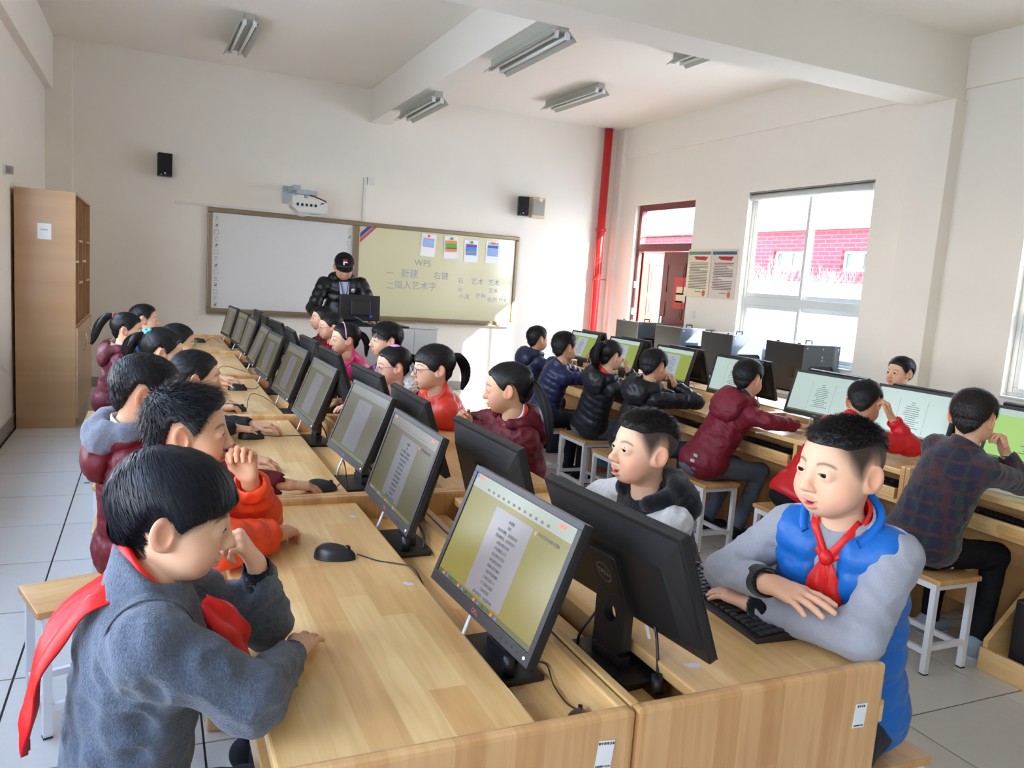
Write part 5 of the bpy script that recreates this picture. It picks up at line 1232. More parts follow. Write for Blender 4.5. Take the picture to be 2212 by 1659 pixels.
    if hair:
        V, Q, c = join_np(hair_parts(hair, near)); link_mesh('hair', np_mesh('hair', toW(V), Q, c), HAIR, E)
        if 'tail' in hair:
            parts = []
            for tp in (hair['tail'] if isinstance(hair['tail'][0][0], (list, tuple)) else [hair['tail']]):
                parts += ponytail(tp, hair.get('tr', .020), .006, 260 if near else 150, lin(*hair.get('col', (26, 24, 26))), 3, wd=.0014 if near else .0024)
            V, Q, c = join_np(parts); link_mesh('ponytail', np_mesh('ponytail', toW(V), Q, c), HAIR, E)
        if 'tiecol' in hair:
            tp0 = hair['tail'] if not isinstance(hair['tail'][0][0], (list, tuple)) else hair['tail'][0]
            p0 = A_(*tp0[0]); p1 = A_(*tp0[1]); ax = nrm(p1-p0); x, y, z = frame_of(ax); mb = MB()
            for i in range(10): t = 2*PI*i/10; mb.sphere(tuple(toW(p0+ax*.006+np.array(x)*.017*math.cos(t)+np.array(y)*.017*math.sin(t))), .0085*s*hair.get('tie_s', 1), 8, 6)
            mb.build('hair_tie', mat('tie_%d_%d_%d' % hair['tiecol'], srgb(*hair['tiecol']), .5), E, True)
    J['toW'] = toW; J['S'] = S
    if extra: extra(J)
    return E
def hood(J, col, kind='shell', r=.040, pouch=(.060, .125, .085), back=.085, dn=.055, lining=None, fur=None, res=.010):
    N, fw, lat, ax = J['N'], J['fwd'], J['lat'], J['axis']; pts = []
    for a in (-130, -90, -45, 0, 45, 90, 130):
        t = math.radians(a); pts.append(N-fw*(.075*math.cos(t)+.005)+lat*(.088*math.sin(t))+ax*(.012-.010*math.cos(t)))
    ds = folds(.005, 42, 3)
    o = [rc(pts[i], pts[i+1], r*(.75 if i in (0, 5) else 1), r*(.75 if i in (4, 5) else 1), k=.02, disp=ds, amp=.008) for i in range(6)]
    R = np.stack([fw, lat, ax], 1); o.append(el(N-fw*back-ax*dn, pouch, R=R, k=.05, disp=ds, amp=.008)); o.append(cut(rc(N-ax*.05, N+ax*.10, .052, .066, k=.02)))
    link_mesh('hood', np_mesh('hood', *nets(o, res)), cloth(kind, col), J['E'])
    if lining:
        o = [rc(pts[i]+ax*.016+fw*.010, pts[i+1]+ax*.016+fw*.010, r*.72, r*.72, k=.02, disp=folds(.004, 60, 1), amp=.006) for i in range(1, 5)]; o.append(el(N-fw*back*.9-ax*(dn-.045), (pouch[0]*.7, pouch[1]*.75, pouch[2]*.5), R=R, k=.04)); o.append(cut(rc(N-ax*.05, N+ax*.10, .052, .066, k=.02)))
        link_mesh('hood_lining', np_mesh('hood_lining', *nets(o, res)), cloth('fleece', lining), J['E'])
    if fur:
        P = [N-fw*(.085*math.cos(t)+.005)+lat*(.100*math.sin(t))+ax*.022 for t in np.linspace(-2.1, 2.1, 9)]
        def fz(P, t, L): return .010*wnoise(P, 260, 1)+.007*wnoise(P, 140, 5)
        link_mesh('fur_trim', np_mesh('fur_trim', *nets([rc(P[i], P[i+1], .036, .036, k=.01, disp=fz, amp=.02) for i in range(8)], .0055)), cloth('fleece', fur), J['E'])
def collar(J, col, kind, r0=.070, r1=.066, h0=.035, h1=.060, op=.35, th=.012, name='collar', dz=-.012, df=.0, drop=.02, lat_s=1.08, wob=.002):
    ring_collar(J['N']+J['axis']*dz+J['fwd']*df, J['axis']*.85+J['fwd']*.15, J['fwd'], r0, r1, h0, h1, op, th, wob=wob, drop=drop, lat_s=lat_s).build(name, cloth(kind, col), J['E'], True)
REDSILK = (214, 28, 24)
def scarf(J, front=True, back=False, knot=True, fl=.20):
    N, fw, lat, ax = J['N'], J['fwd'], J['lat'], J['axis']; E = J['E']
    ring_collar(N+ax*.026, ax*.8+fw*.2, fw, .063, .061, .020, .046, .12, .010, wob=.002, drop=.040).build('scarf', cloth('silk', REDSILK), E, True)
    if front:
        k = N+fw*.090-ax*.045
        MB().sphere(tuple(k), (.017, .017, .020)).build('scarf_knot', cloth('silk', REDSILK), E, True)
        for sg in (1, -1): strip([tuple(N+lat*sg*.058+fw*.02+ax*.022), tuple(N+lat*sg*.046+fw*.062-ax*.004), tuple(k+lat*sg*.006)], [.018, .022, .012], tuple(fw+lat*sg*.6+ax*.5), .004, wav=.003, seed=sg+9, n=10).build('scarf', cloth('silk', REDSILK), E, True)
        for sg, w in ((1, .034), (-1, .028)):
            strip([tuple(k), tuple(k+fw*.022-ax*.05+lat*sg*.010), tuple(k+fw*.032-ax*.12+lat*sg*.018), tuple(k+fw*.036-ax*fl+lat*sg*.022)], [.010, w*.8, w, w*.9], tuple(fw+lat*sg*.2), .003, wav=.004, seed=sg).build('scarf_tail', cloth('silk', REDSILK), E, True)
def glasses(J, col, tint=None):
    E, W = J['E'], J['toW']; m = MB(); mm = mat('glasses_%d_%d_%d' % col, srgb(*col), .3)
    for sg in (-1, 1):
        ring = [tuple(W(A_(.104-.010*(math.cos(t)*sg*.5+.5) if False else .103-.004*abs(math.cos(t)), sg*.0335+.021*math.cos(t), -.004+.0165*math.sin(t)))) for t in np.linspace(0, 2*PI, 20, endpoint=False)]
        m.tube(ring, .0015*J['s'], n=5, closed=True); m.tube([tuple(W(A_(.099, sg*.0545, .002))), tuple(W(A_(.06, sg*.075, .003))), tuple(W(A_(-.005, sg*.081, .0)))], .0015, n=5)
        MB().add(ring, [tuple(range(20))]).build('lens', mat('lens_clear', srgb(200, 205, 230), .05, alpha=.25), E)
    m.tube([tuple(W(A_(.104, .013, .002))), tuple(W(A_(.106, 0, .004))), tuple(W(A_(.104, -.013, .002)))], .0015, n=5); m.build('glasses', mm, E, True)
# ------------------------------------------------------------------ the pupils
SK1 = (226, 182, 150); SK2 = (216, 168, 134); SK3 = (226, 182, 152)
HB = (22, 23, 28)
# --- A1 grey fleece
def x_a1(J):
    collar(J, (96, 106, 122), 'fleece', r0=.076, r1=.070, h0=.055, h1=.075, op=.42, th=.014, drop=.040)
    scarf(J, front=False); E = J['E']; O = J['O']
    w = lambda *p: tuple(A_(*p)-O)
    strip([w(-.040, 1.365, 1.000), w(-.105, 1.355, .965), w(-.150, 1.345, .895), w(-.168, 1.335, .815), w(-.175, 1.33, .745)], [.034, .028, .025, .028, .010], (-.9, -.35, .25), .003, wav=.006, seed=4).build('scarf_tail', cloth('silk', REDSILK), E, True)
    strip([w(.085, 1.34, .965), w(.118, 1.335, .925), w(.140, 1.335, .880), w(.148, 1.335, .845)], [.016, .030, .036, .026], (.8, -.6, .1), .004, wav=.006, seed=5).build('scarf_tail', cloth('silk', REDSILK), E, True)
    # sleeve seam
    S = J['S']['R']; ln = []
    for t in np.linspace(-1.9, 2.3, 26): ln.append(tuple(S+J['lat']*.022+(J['axis']*math.cos(t)*1.05+J['fwd']*math.sin(t))*.066))
    MB().tube(ln, .0022).build('seam', cloth('fleece', (70, 77, 88)), E, True)
person('boy in grey fleece jacket and red scarf leaning his cheek on his fist', (.037, 1.40, 1.09), (-.045, 1.40), 0, (-5, 12, 0, dict(skin=SK1, chub=.004, gaze=(1, .1, -.1), lip=(205, 120, 112))),
       dict(col=(88, 98, 114), kind='fleece', fold=.010, ffreq=30, bulk=1.06, cuff=(28, 32, 46), arm=(.058, .047, .030), hem=-.08, N=(-.002, 1.392, .974)), res=3, s=.98,
       armR=dict(e=(.155, 1.255, .822), w=(.250, 1.462, .785), hd=(.45, .88, -.06), hn=(-.1, .0, 1), curl=(.12, .25, .15), spread=.20, thumb=0),
       armL=dict(e=(.215, 1.575, .806), w=(.188, 1.515, .945), hd=(-.45, -.20, .75), hn=(.75, -.1, .55), curl=(1.15, 1.3, .8), spread=.02, thumb=.6),
       hair=dict(cut='bowl', over=1, top=.018, side=.014, col=(24, 27, 36), len=.075, n=5200, wd=.0010, jit=.07, lift=.002, fringe=.004, w=8, wt=(1, 1, 1.6, 3.4), seed=1, whorl=(-.55, .25, .8), fade=.85, crown=.003), extra=x_a1, legs=dict(col=(30, 34, 48)))
stool(-.07, 1.42, 90, 'stool under the boy in grey fleece')
# --- A2 orange down jacket
def x_a2(J):
    collar(J, (236, 72, 34), 'nylon', r0=.078, r1=.072, h0=.05, h1=.065, op=.4, th=.020, drop=.03, wob=.003)
    scarf(J, front=False)
person('boy in bright orange down jacket holding a fist to his mouth', (.088, 2.176, 1.08), (-.03, 2.24), 0, (-6, 2, 0, dict(skin=SK2, gaze=(1, .1, -.1))),
       dict(col=(238, 74, 32), kind='nylon', pitch=.062, puff=.010, fold=.004, bulk=1.08, arm=(.060, .054, .042), hem=-.08), res=3, s=1.05,
       armR=dict(e=(.165, 2.005, .825), w=(.305, 2.130, .798), hd=(.60, .80, -.12), hn=(0, 0, 1), curl=(.5, .8, .4), spread=.05, thumb=.3),
       armL=dict(e=(.285, 2.27, .812), w=(.240, 2.155, .950), hd=(-.18, -.10, .95), hn=(.30, .75, .1), curl=(.9, 1.25, .7), spread=.02, thumb=.5),
       hair=dict(cut='crop', top=.017, side=.009, col=(20, 22, 28), len=.03, n=3600, wd=.0010, jit=.25, lift=.008, stand=.010, front=.008, seed=2, whorl=(-.7, .1, .7), fade=.85), extra=x_a2, legs=dict(col=(30, 34, 44)))
stool(-.16, 2.84, 18, 'empty-ended stool with white legs standing in the aisle behind the boy in grey fleece')
# --- A3 maroon jacket with grey fleece hood
def x_a3(J):
    hood(J, (96, 18, 30), 'shell', r=.038, pouch=(.058, .112, .078), back=.088, dn=.080, res=.008)
    hood(dict(J, N=J['N']+J['axis']*.020), (112, 118, 132), 'fleece', r=.036, pouch=(.058, .104, .050), back=.076, dn=.028, res=.007)
    collar(J, (235, 235, 235), 'jersey', r0=.060, r1=.058, h0=.02, h1=.04, op=.3, th=.006, dz=.015)
person('boy in maroon jacket with grey fleece-lined hood using his mouse', (-.016, 2.80, 1.08), (-.05, 2.90), 0, (2, 16, 0, dict(skin=SK2)),
       dict(col=(98, 18, 32), kind='shell', fold=.010, bulk=1.05, hem=-.10), res=2, s=1.06,
       armR=dict(e=(.20, 2.66, .825), w=(.410, 2.655, .795), hd=(.95, .15, -.18), hn=(0, 0, 1), curl=(.25, .35, .3), spread=.12, thumb=.1),
       armL=dict(e=(.16, 3.12, .82), w=(.33, 3.05, .795)),
       hair=dict(cut='short', top=.017, side=.012, col=(24, 24, 28), len=.045, n=2600, jit=.15, lift=.004, seed=3, whorl=(-.6, .2, .75)), extra=x_a3, legs=dict(col=(34, 36, 46)))
# --- B1 blue vest
def x_b1(J):
    E, N, fw, lat, ax, P = J['E'], J['N'], J['fwd'], J['lat'], J['axis'], J['P']; S = J['S']
    ds = folds(.003, 30, 2, puffer(.075, .010)); ops = [rc(P+ax*.0, N-ax*.10, .116, .112, k=.04, sq=(lat, 1.36), disp=ds, amp=.02), rc(S['L']-lat*.025, S['R']+lat*.025, .064, .064, k=.04), el(P+ax*.02, (.130, .160, .11), R=np.stack([fw, lat, ax], 1), k=.05, disp=folds(.006, 36, 3), amp=.01)]
    for sd, sg in (('L', 1), ('R', -1)): ops.append(cut(rc(S[sd]+lat*sg*.060-ax*.03, S[sd]+lat*sg*.25-ax*.04, .062, .10, k=.02), .02))
    ops.append(cut(rc(N+fw*.10+ax*.05, P+fw*.22+ax*.06, .050, .030, k=.015), .015)); ops.append(cut(rc(N-ax*.03, N+ax*.12, .058, .075, k=.015)))
    link_mesh('vest', np_mesh('vest', *nets(ops, .0065)), cloth('nylon', (14, 100, 184)), E)
    collar(J, (12, 104, 196), 'nylon', r0=.092, r1=.088, h0=.055, h1=.085, op=.75, th=.020, dz=-.02, drop=.035, wob=.003)
    collar(J, (176, 178, 188), 'jersey', r0=.074, r1=.070, h0=.055, h1=.070, op=.38, th=.008, dz=-.012, drop=.045, name='inner_collar')
    scarf(J, front=True, fl=.19)
person('boy in bright blue vest over grey sweatshirt with red scarf, arms folded on the desk', (1.466, 1.325, 1.146), (1.625, 1.385), 203, (181, 4, 0, dict(skin=SK3, chub=.008, open=.7, teeth=1, gaze=(1, -.08, -.02), eye=.0040, blush=.6, lip=(214, 104, 108))),
       dict(col=(158, 162, 172), kind='jersey', fold=.005, bulk=1.0, cuff=(18, 18, 20), arm=(.054, .050, .040), name='sweatshirt', hem=-.06, sfwd=.0), res=3, s=1.08,
       armR=dict(e=(1.362, 1.555, .815), w=(1.305, 1.350, .872), hd=(.26, -.95, -.05), hn=(-.15, -.05, 1), curl=(.10, .20, .10), spread=.34, thumb=.0, s=1.0),
       armL=dict(e=(1.420, 1.170, .806), w=(1.335, 1.400, .790), hd=(-.25, 1, 0), hn=(0, 0, 1), curl=(.2, .3, .2)),
       hair=dict(cut='fade', top=.011, side=.003, col=(24, 22, 22), len=.012, n=5200, wd=.0009, jit=.35, lift=.003, stand=.004, front=.002, w=14, seed=4, fade=.95, fw=30, fdz=-14), extra=x_b1, legs=dict(col=(52, 54, 62)))
stool(1.66, 1.42, 90, 'stool under the boy in the bright blue vest')
# --- B2 white sleeves, black hooded vest
def x_b2(J):
    E, N, fw, lat, ax, P = J['E'], J['N'], J['fwd'], J['lat'], J['axis'], J['P']; S = J['S']
    hood(J, (22, 26, 32), 'fleece', r=.036, pouch=(.055, .12, .08), res=.009)
    collar(J, (16, 18, 24), 'knit', r0=.064, r1=.058, h0=.04, h1=.05, op=.02, th=.008, dz=-.005, drop=.02)
person('boy with open mouth in black hooded top with white knitted sleeves', (1.352, 1.960, 1.052), (1.58, 2.02), 180, (176, -2, 0, dict(skin=SK3, open=1.0, gaze=(1, .1, .0), eye=.0036, blush=.7, lip=(206, 100, 100))),
       dict(col=(20, 24, 30), kind='fleece', fold=.005, bulk=1.0, sleeve=('knit', (226, 228, 232)), arm=(.054, .050, .042), N=(1.395, 1.975, .905), name='hooded_vest', hem=-.06), res=3, s=1.04,
       armR=dict(e=(1.39, 2.22, .83), w=(1.26, 2.20, .80), hide=False), armL=dict(e=(1.37, 1.86, .825), w=(1.24, 1.93, .80)),
       hair=dict(cut='fade', top=.013, side=.004, col=(26, 23, 22), len=.016, n=3800, wd=.0010, jit=.3, lift=.004, stand=.005, front=.003, w=12, seed=5, fade=.95, fw=28, fdz=-12), extra=x_b2)
MAR = (88, 17, 28); NAVY = (30, 36, 66)
BOY = lambda seed, **k: dict(dict(cut='short', top=.016, side=.010, col=(26, 25, 27), len=.035, jit=.2, lift=.004, stand=.003, seed=seed), **k)
GIRL = lambda seed, tail, tie=(-.9, 0, .35), **k: dict(dict(cut='pony', top=.010, side=.009, col=(27, 25, 27), len=.07, jit=.10, lift=.003, tie=tie, tail=tail, seed=seed), **k)
desk_stools = []
def seat(x, y, lab, deg=90): stool(x, y, deg, lab)
# --- A4 girl in profile
def x_a4(J): collar(J, (30, 32, 40), 'fleece', r0=.074, r1=.070, h0=.05, h1=.07, op=.3, th=.014)
person('girl in profile with swept-back hair and dark collar at the third aisle-side desk', (.172, 3.60, 1.022), (.0, 3.62), 0, (4, 6, 0, dict(skin=SK3, gaze=(1, 0, -.2))), dict(col=(34, 36, 46), kind='shell', fold=.006), res=2, s=1.03,
       armR=dict(e=(.19, 3.46, .82), w=(.325, 3.59, .80), hd=(.95, .1, -.15), hn=(0, 0, 1), curl=(.2, .35, .3)),
       hair=GIRL(6, [(-.085, 0, -.01), (-.115, 0, -.05), (-.12, .0, -.11), (-.11, 0, -.17)], (-.85, 0, -.2)), extra=x_a4)
seat(-.08, 3.62, 'stool under the girl in profile with swept-back hair')
# --- A5 turquoise clips
def x_a5(J):
    W = J['toW']; m = MB()
    for (p, r) in (((-.085, -.02, .075), .014), ((-.098, -.01, .06), .012), ((-.075, -.028, .092), .011), ((-.09, .005, .08), .013)): m.sphere(tuple(W(A_(*p))), r, 8, 6)
    m.build('hair_bow', mat('bow_turquoise', srgb(60, 200, 220), .4), J['E'], True)
    b = MB()
    for k in range(5): b.sphere(tuple(W(A_(-.055+.012*k, -.062-.006*k, .062-.010*k))), .013, 8, 6)
    b.build('braid', HAIR, J['E'], True) if False else None
person('girl with turquoise hair bow and dark ponytail, behind the boy in the grey hood', (.047, 4.25, 1.055), (-.06, 4.30), 0, (6, 10, 0, dict(skin=SK3)), dict(col=(60, 66, 82), kind='fleece', fold=.006), res=1, s=1.05,
       hair=GIRL(7, [(-.088, -.008, .062), (-.125, -.008, .045), (-.14, -.006, -.01), (-.135, 0, -.09)], (-.8, 0, .6), tr=.026, n=1400), extra=x_a5)
seat(-.12, 4.32, 'stool under the girl with the turquoise hair bow')
# --- A6 girl with lime glasses
person('girl with green-rimmed glasses and dark braided hair at the aisle-side row', (.143, 5.12, 1.018), (.0, 5.15), 0, (2, 8, 0, dict(skin=SK1)), dict(col=(44, 48, 62), kind='shell'), res=1, s=1.0,
       armR=dict(e=(.20, 4.97, .82), w=(.345, 5.0, .80), hd=(.95, 0, -.15), hn=(0, 0, 1), curl=(.2, .35, .3)),
       hair=GIRL(8, [(-.09, 0, .02), (-.12, 0, -.02), (-.12, 0, -.09), (-.11, 0, -.15)]), extra=lambda J: glasses(J, (110, 210, 60)))
seat(-.08, 5.15, 'stool under the girl with green-rimmed glasses')
# --- A7 maroon, tan hood, red tie
def x_a7(J): hood(J, MAR, 'shell', r=.036, pouch=(.055, .12, .085), lining=(176, 150, 116), res=.011)
person('girl with ponytail in red tie, maroon jacket with tan-lined hood, beside the tall cabinet', (-.148, 5.85, 1.022), (-.24, 5.92), 0, (-4, 6, 0, dict(skin=SK1)), dict(col=MAR, kind='shell', fold=.009, bulk=1.08, hem=-.10), res=1, s=1.0,
       armR=dict(e=(.06, 5.72, .82), w=(.30, 5.70, .80), hd=(1, 0, -.1), hn=(0, 0, 1)),
       hair=GIRL(9, [(-.088, 0, .072), (-.13, .0, .075), (-.165, 0, .02), (-.185, 0, -.07), (-.205, 0, -.13)], (-.75, 0, .65), tr=.024, tiecol=(200, 40, 60)), extra=x_a7)
seat(-.27, 5.95, 'stool under the girl in the tan-lined maroon hood')
# --- A8 blue jacket
person('boy in blue jacket looking sideways at the far end of the aisle-side desks', (-.054, 6.70, 1.032), (-.13, 6.72), 0, (0, 0, 0, dict(skin=SK3)), dict(col=(24, 78, 140), kind='nylon'), res=1, s=1.0, hair=BOY(10), extra=lambda J: collar(J, (24, 78, 140), 'nylon', h0=.05, h1=.06))
seat(-.16, 6.72, 'stool under the boy in the blue jacket')
# --- B3 maroon girl with white collar
def x_b3(J):
    hood(J, (92, 18, 32), 'shell', r=.034, pouch=(.050, .12, .085), back=.08, dn=.07, res=.010)
    collar(J, (232, 232, 232), 'jersey', r0=.066, r1=.064, h0=.035, h1=.055, op=.3, th=.008, dz=.0)
    ring_collar(J['N']+J['axis']*.008, J['axis']*.85+J['fwd']*.15, J['fwd'], .076, .070, .03, .042, .25, .010, drop=.02).build('scarf', cloth('silk', (226, 60, 36)), J['E'], True)
person('girl in maroon jacket with ponytail in a pale blue tie, hands clasped over the desk', (1.412, 3.115, 1.060), (1.585, 3.20), 180, (152, 8, 0, dict(skin=SK2)), dict(col=(100, 22, 36), kind='shell', fold=.010, bulk=1.08, hem=-.10), res=2, s=1.03,
       armR=dict(e=(1.40, 3.42, .85), w=(1.325, 3.375, .868), hd=(-.45, -.55, .35), hn=(-.5, .6, .4), curl=(.9, .9, .5)), armL=dict(e=(1.42, 3.10, .83), w=(1.330, 3.300, .850), hd=(-.4, .7, .35), hn=(-.6, -.5, .5), curl=(.9, 1.0, .5)),
       hair=GIRL(12, [(-.092, .004, .020), (-.128, .01, .0), (-.155, .03, -.08), (-.165, .05, -.18), (-.160, .06, -.25)], (-.9, 0, .15), tr=.019, tiecol=(130, 200, 225), tie_s=.7, n=1700), extra=x_b3, legs=dict(col=(40, 44, 60)))
seat(1.62, 3.20, 'stool under the maroon-jacket girl with the pale blue hair tie')
# --- B4 orange-red down jacket girl with glasses
def x_b4(J): collar(J, (232, 66, 46), 'nylon', r0=.078, r1=.074, h0=.045, h1=.06, op=.35, th=.02); glasses(J, (40, 42, 60))
person('girl in orange-red down jacket with dark-framed glasses and swinging ponytail', (1.30, 3.80, 1.058), (1.535, 3.90), 180, (180, 4, 0, dict(skin=SK3)), dict(col=(236, 66, 46), kind='nylon', pitch=.06, puff=.009, fold=.004, bulk=1.08), res=2, s=1.06,
       armR=dict(e=(1.36, 4.07, .83), w=(1.23, 3.97, .81)), armL=dict(e=(1.35, 3.72, .83), w=(1.22, 3.84, .82), hd=(-.6, .6, .1)),
       hair=dict(GIRL(13, [(-.095, .0, .045), (-.135, -.01, .050), (-.165, -.02, -.0), (-.17, -.02, -.07), (-.155, -.02, -.12)], (-.9, 0, .4), tr=.022, n=1700), cut='bangs', jit=.12, top=.013), extra=x_b4)
seat(1.54, 3.92, 'stool under the girl in the orange-red down jacket')
# --- B5 white fur collar, purple glasses
def x_b5(J):
    hood(J, (24, 28, 44), 'nylon', r=.034, pouch=(.05, .11, .07), fur=(236, 234, 228), res=.011); glasses(J, (140, 110, 210))
    W = J['toW']; MB().sphere(tuple(W(A_(-.02, 0, .108))), (.030, .030, .012)).build('hair_clip', mat('clip_lilac', srgb(216, 150, 226), .4), J['E'], True)
person('girl with purple glasses and white fur-trimmed hood', (1.215, 4.24, 1.012), (1.535, 4.46), 180, (180, 6, 0, dict(skin=SK3)), dict(col=(104, 30, 48), kind='shell', fold=.008), res=1, s=.98,
       hair=GIRL(14, [(-.09, .0, .05), (-.115, .0, .04), (-.14, 0, .01), (-.15, 0, -.03)], (-.85, 0, .5), tiecol=(230, 200, 60), tie_s=.6), extra=x_b5)
seat(1.56, 4.48, 'stool under the girl in the white fur-trimmed hood')
# --- B6 boy with red collar
def x_b6(J): collar(J, (190, 34, 34), 'nylon', r0=.076, r1=.072, h0=.05, h1=.07, op=.35, th=.016)
person('boy with thick straight fringe in maroon jacket with red collar', (1.455, 5.28, 1.062), (1.60, 5.24), 180, (184, 2, 0, dict(skin=SK3, gaze=(1, -.2, 0), eye=.0029)), dict(col=(128, 28, 40), kind='shell', fold=.008, bulk=1.05), res=1, s=1.08,
       armL=dict(e=(1.38, 5.16, .83), w=(1.26, 5.12, .80)), hair=BOY(15, cut='bowl', top=.018, side=.013, len=.05, dz=9, over=1), extra=x_b6)
seat(1.63, 5.24, 'stool under the boy with the thick straight fringe')
# --- B7 pink girl with hairband
def x_b7(J):
    collar(J, (232, 40, 130), 'nylon', r0=.076, r1=.072, h0=.04, h1=.06, op=.35, th=.018); W = J['toW']; f = hair_fns(dict(cut='pony', top=.012, side=.011))[0]; pts = []
    for t in np.linspace(-1.75, 1.75, 22): d = nrm(A_(.22, math.sin(t), math.cos(t))); pts.append(tuple(W(CC+d*(f(d[None])[0]+.002))))
    MB().tube(pts, .0045).build('hairband', mat('band_lilac', srgb(206, 150, 190), .4), J['E'], True)
person('girl in hot pink jacket with lilac hairband and ponytail', (1.225, 5.50, 1.040), (1.535, 5.76), 180, (180, 4, 0, dict(skin=SK3)), dict(col=(234, 36, 128), kind='nylon', fold=.006, pitch=.07, puff=.005), res=1, s=1.02,
       hair=GIRL(16, [(-.092, .0, .035), (-.125, .0, .025), (-.145, .0, -.04), (-.145, .0, -.13)], (-.9, 0, .3), tiecol=(150, 220, 120), tie_s=.6), extra=x_b7)
seat(1.56, 5.78, 'stool under the girl in the hot pink jacket')
# --- B8, B9
def x_b8(J): collar(J, (110, 20, 36), 'shell', h0=.05, h1=.07); scarf(J, front=True); glasses(J, (226, 130, 120))
person('girl with coral-rimmed glasses, maroon jacket and red scarf', (1.345, 6.62, 1.042), (1.52, 6.66), 180, (182, 6, 0, dict(skin=SK3)), dict(col=(112, 24, 44), kind='shell', fold=.008), res=1, s=1.0, hair=GIRL(17, [(-.09, 0, .04), (-.12, 0, .02), (-.13, 0, -.05), (-.12, 0, -.10)]), extra=x_b8)
seat(1.57, 6.68, 'stool under the girl with coral-rimmed glasses')
def x_b9(J): collar(J, (190, 30, 34), 'nylon', h0=.04, h1=.06)
person('girl with pink hair tie in maroon jacket, next to the teacher podium', (1.425, 7.40, 1.055), (1.54, 7.36), 180, (180, 0, 0, dict(skin=SK1)), dict(col=(100, 22, 40), kind='shell', fold=.008), res=1, s=1.02, hair=GIRL(18, [(-.09, 0, .045), (-.12, 0, .04), (-.135, 0, -.03), (-.125, 0, -.11)], (-.85, 0, .45), tiecol=(240, 180, 200)), extra=x_b9)
seat(1.57, 7.36, 'stool under the maroon-jacket girl next to the teacher podium')
# --- C row
def x_hood(col, kind='nylon', **k): return lambda J: hood(J, col, kind, res=.011, **k)
person('boy in navy hooded jacket, at the far end of the right-hand desks', (3.10, 6.275, 1.032), (2.98, 6.30), 0, (14, 2, 0, dict(skin=SK2)), dict(col=NAVY, kind='nylon', fold=.008, bulk=1.08, hem=-.06), res=1, s=1.0, hair=BOY(20, cut='crop', top=.014, side=.007), extra=x_hood(NAVY, r=.038))
seat(2.95, 6.32, 'stool under the boy in the navy hooded jacket')
person('boy in quilted navy jacket leaning on his elbows, beside the navy-hooded boy', (2.845, 5.287, 1.054), (2.76, 5.42), 0, (14, 2, 0, dict(skin=SK2)), dict(col=(28, 36, 74), kind='nylon', pitch=.052, puff=.008, fold=.003, bulk=1.06, hem=-.06), res=2, s=1.0, hair=BOY(21, cut='crop', top=.019, side=.009, stand=.006, len=.03), legs=dict(col=(22, 26, 34), sole=(220, 222, 226)),
       armR=dict(e=(3.04, 5.14, .83), w=(3.08, 5.24, .93), hd=(-.2, .2, .9), hn=(1, 0, 0), curl=(1, 1, .6)), armL=dict(e=(3.10, 5.45, .82), w=(3.2, 5.35, .80)), extra=lambda J: collar(J, (28, 36, 74), 'nylon', h0=.04, h1=.05, th=.018))
seat(2.80, 5.52, 'stool under the boy in the quilted navy jacket')
def x_c3(J): hood(J, (24, 27, 34), 'nylon', r=.036, res=.010); collar(J, (214, 40, 36), 'silk', r0=.062, r1=.060, h0=.03, h1=.04, dz=.012, th=.008)
person('girl in black quilted jacket with bobbled pink hair tie', (2.952, 4.792, 1.050), (2.93, 4.98), 0, (14, 8, 0, dict(skin=SK3)), dict(col=(26, 29, 38), kind='nylon', pitch=.055, puff=.009, fold=.003, bulk=1.05, hem=-.07), res=2, s=.98,
       armR=dict(e=(3.18, 4.72, .84), w=(3.098, 4.77, .945), hd=(-.25, .1, .9), hn=(.9, -.3, .2), curl=(.9, 1.1, .6)), armL=dict(e=(3.17, 5.05, .82), w=(3.25, 4.95, .80)),
       hair=GIRL(22, [(-.088, .0, .066), (-.125, .0, .06), (-.145, .01, .0), (-.135, .0, -.07), (-.11, .0, -.11)], (-.75, 0, .65), tr=.032, tiecol=(240, 160, 180), n=1700), extra=x_c3, legs=dict(col=(112, 116, 130), shoe=(96, 160, 176), sole=(210, 60, 56), fine=1), feet=[None, ((3.22, 4.93, .44), (3.32, 5.36, .16), (.7, -.5, -.3))])
seat(2.97, 5.05, 'stool under the girl in the black quilted jacket')
def x_c4(J):
    hood(J, (22, 24, 30), 'nylon', r=.044, pouch=(.07, .13, .085), res=.009); N, ax, fw, lat = J['N'], J['axis'], J['fwd'], J['lat']
    for k in range(2): pass
person('boy in black hooded jacket bent over the desk, chin on hand', (3.002, 4.323, 1.036), (2.92, 4.42), 0, (18, 14, 0, dict(skin=SK2)), dict(col=(22, 25, 32), kind='nylon', fold=.007, pitch=.12, puff=.004, bulk=1.08, hem=-.06), res=2, s=1.0,
       armR=dict(e=(3.25, 4.16, .825), w=(3.150, 4.265, .915), hd=(-.35, .25, .85), hn=(.8, -.3, .2), curl=(1, 1.1, .7)), armL=dict(e=(3.20, 4.52, .82), w=(3.34, 4.42, .80)),
       hair=BOY(23, cut='short', top=.014, side=.010), extra=x_c4, legs=dict(col=(64, 74, 92), thigh=.36, splay=.06))
seat(2.90, 4.44, 'stool under the boy in the black hooded jacket')
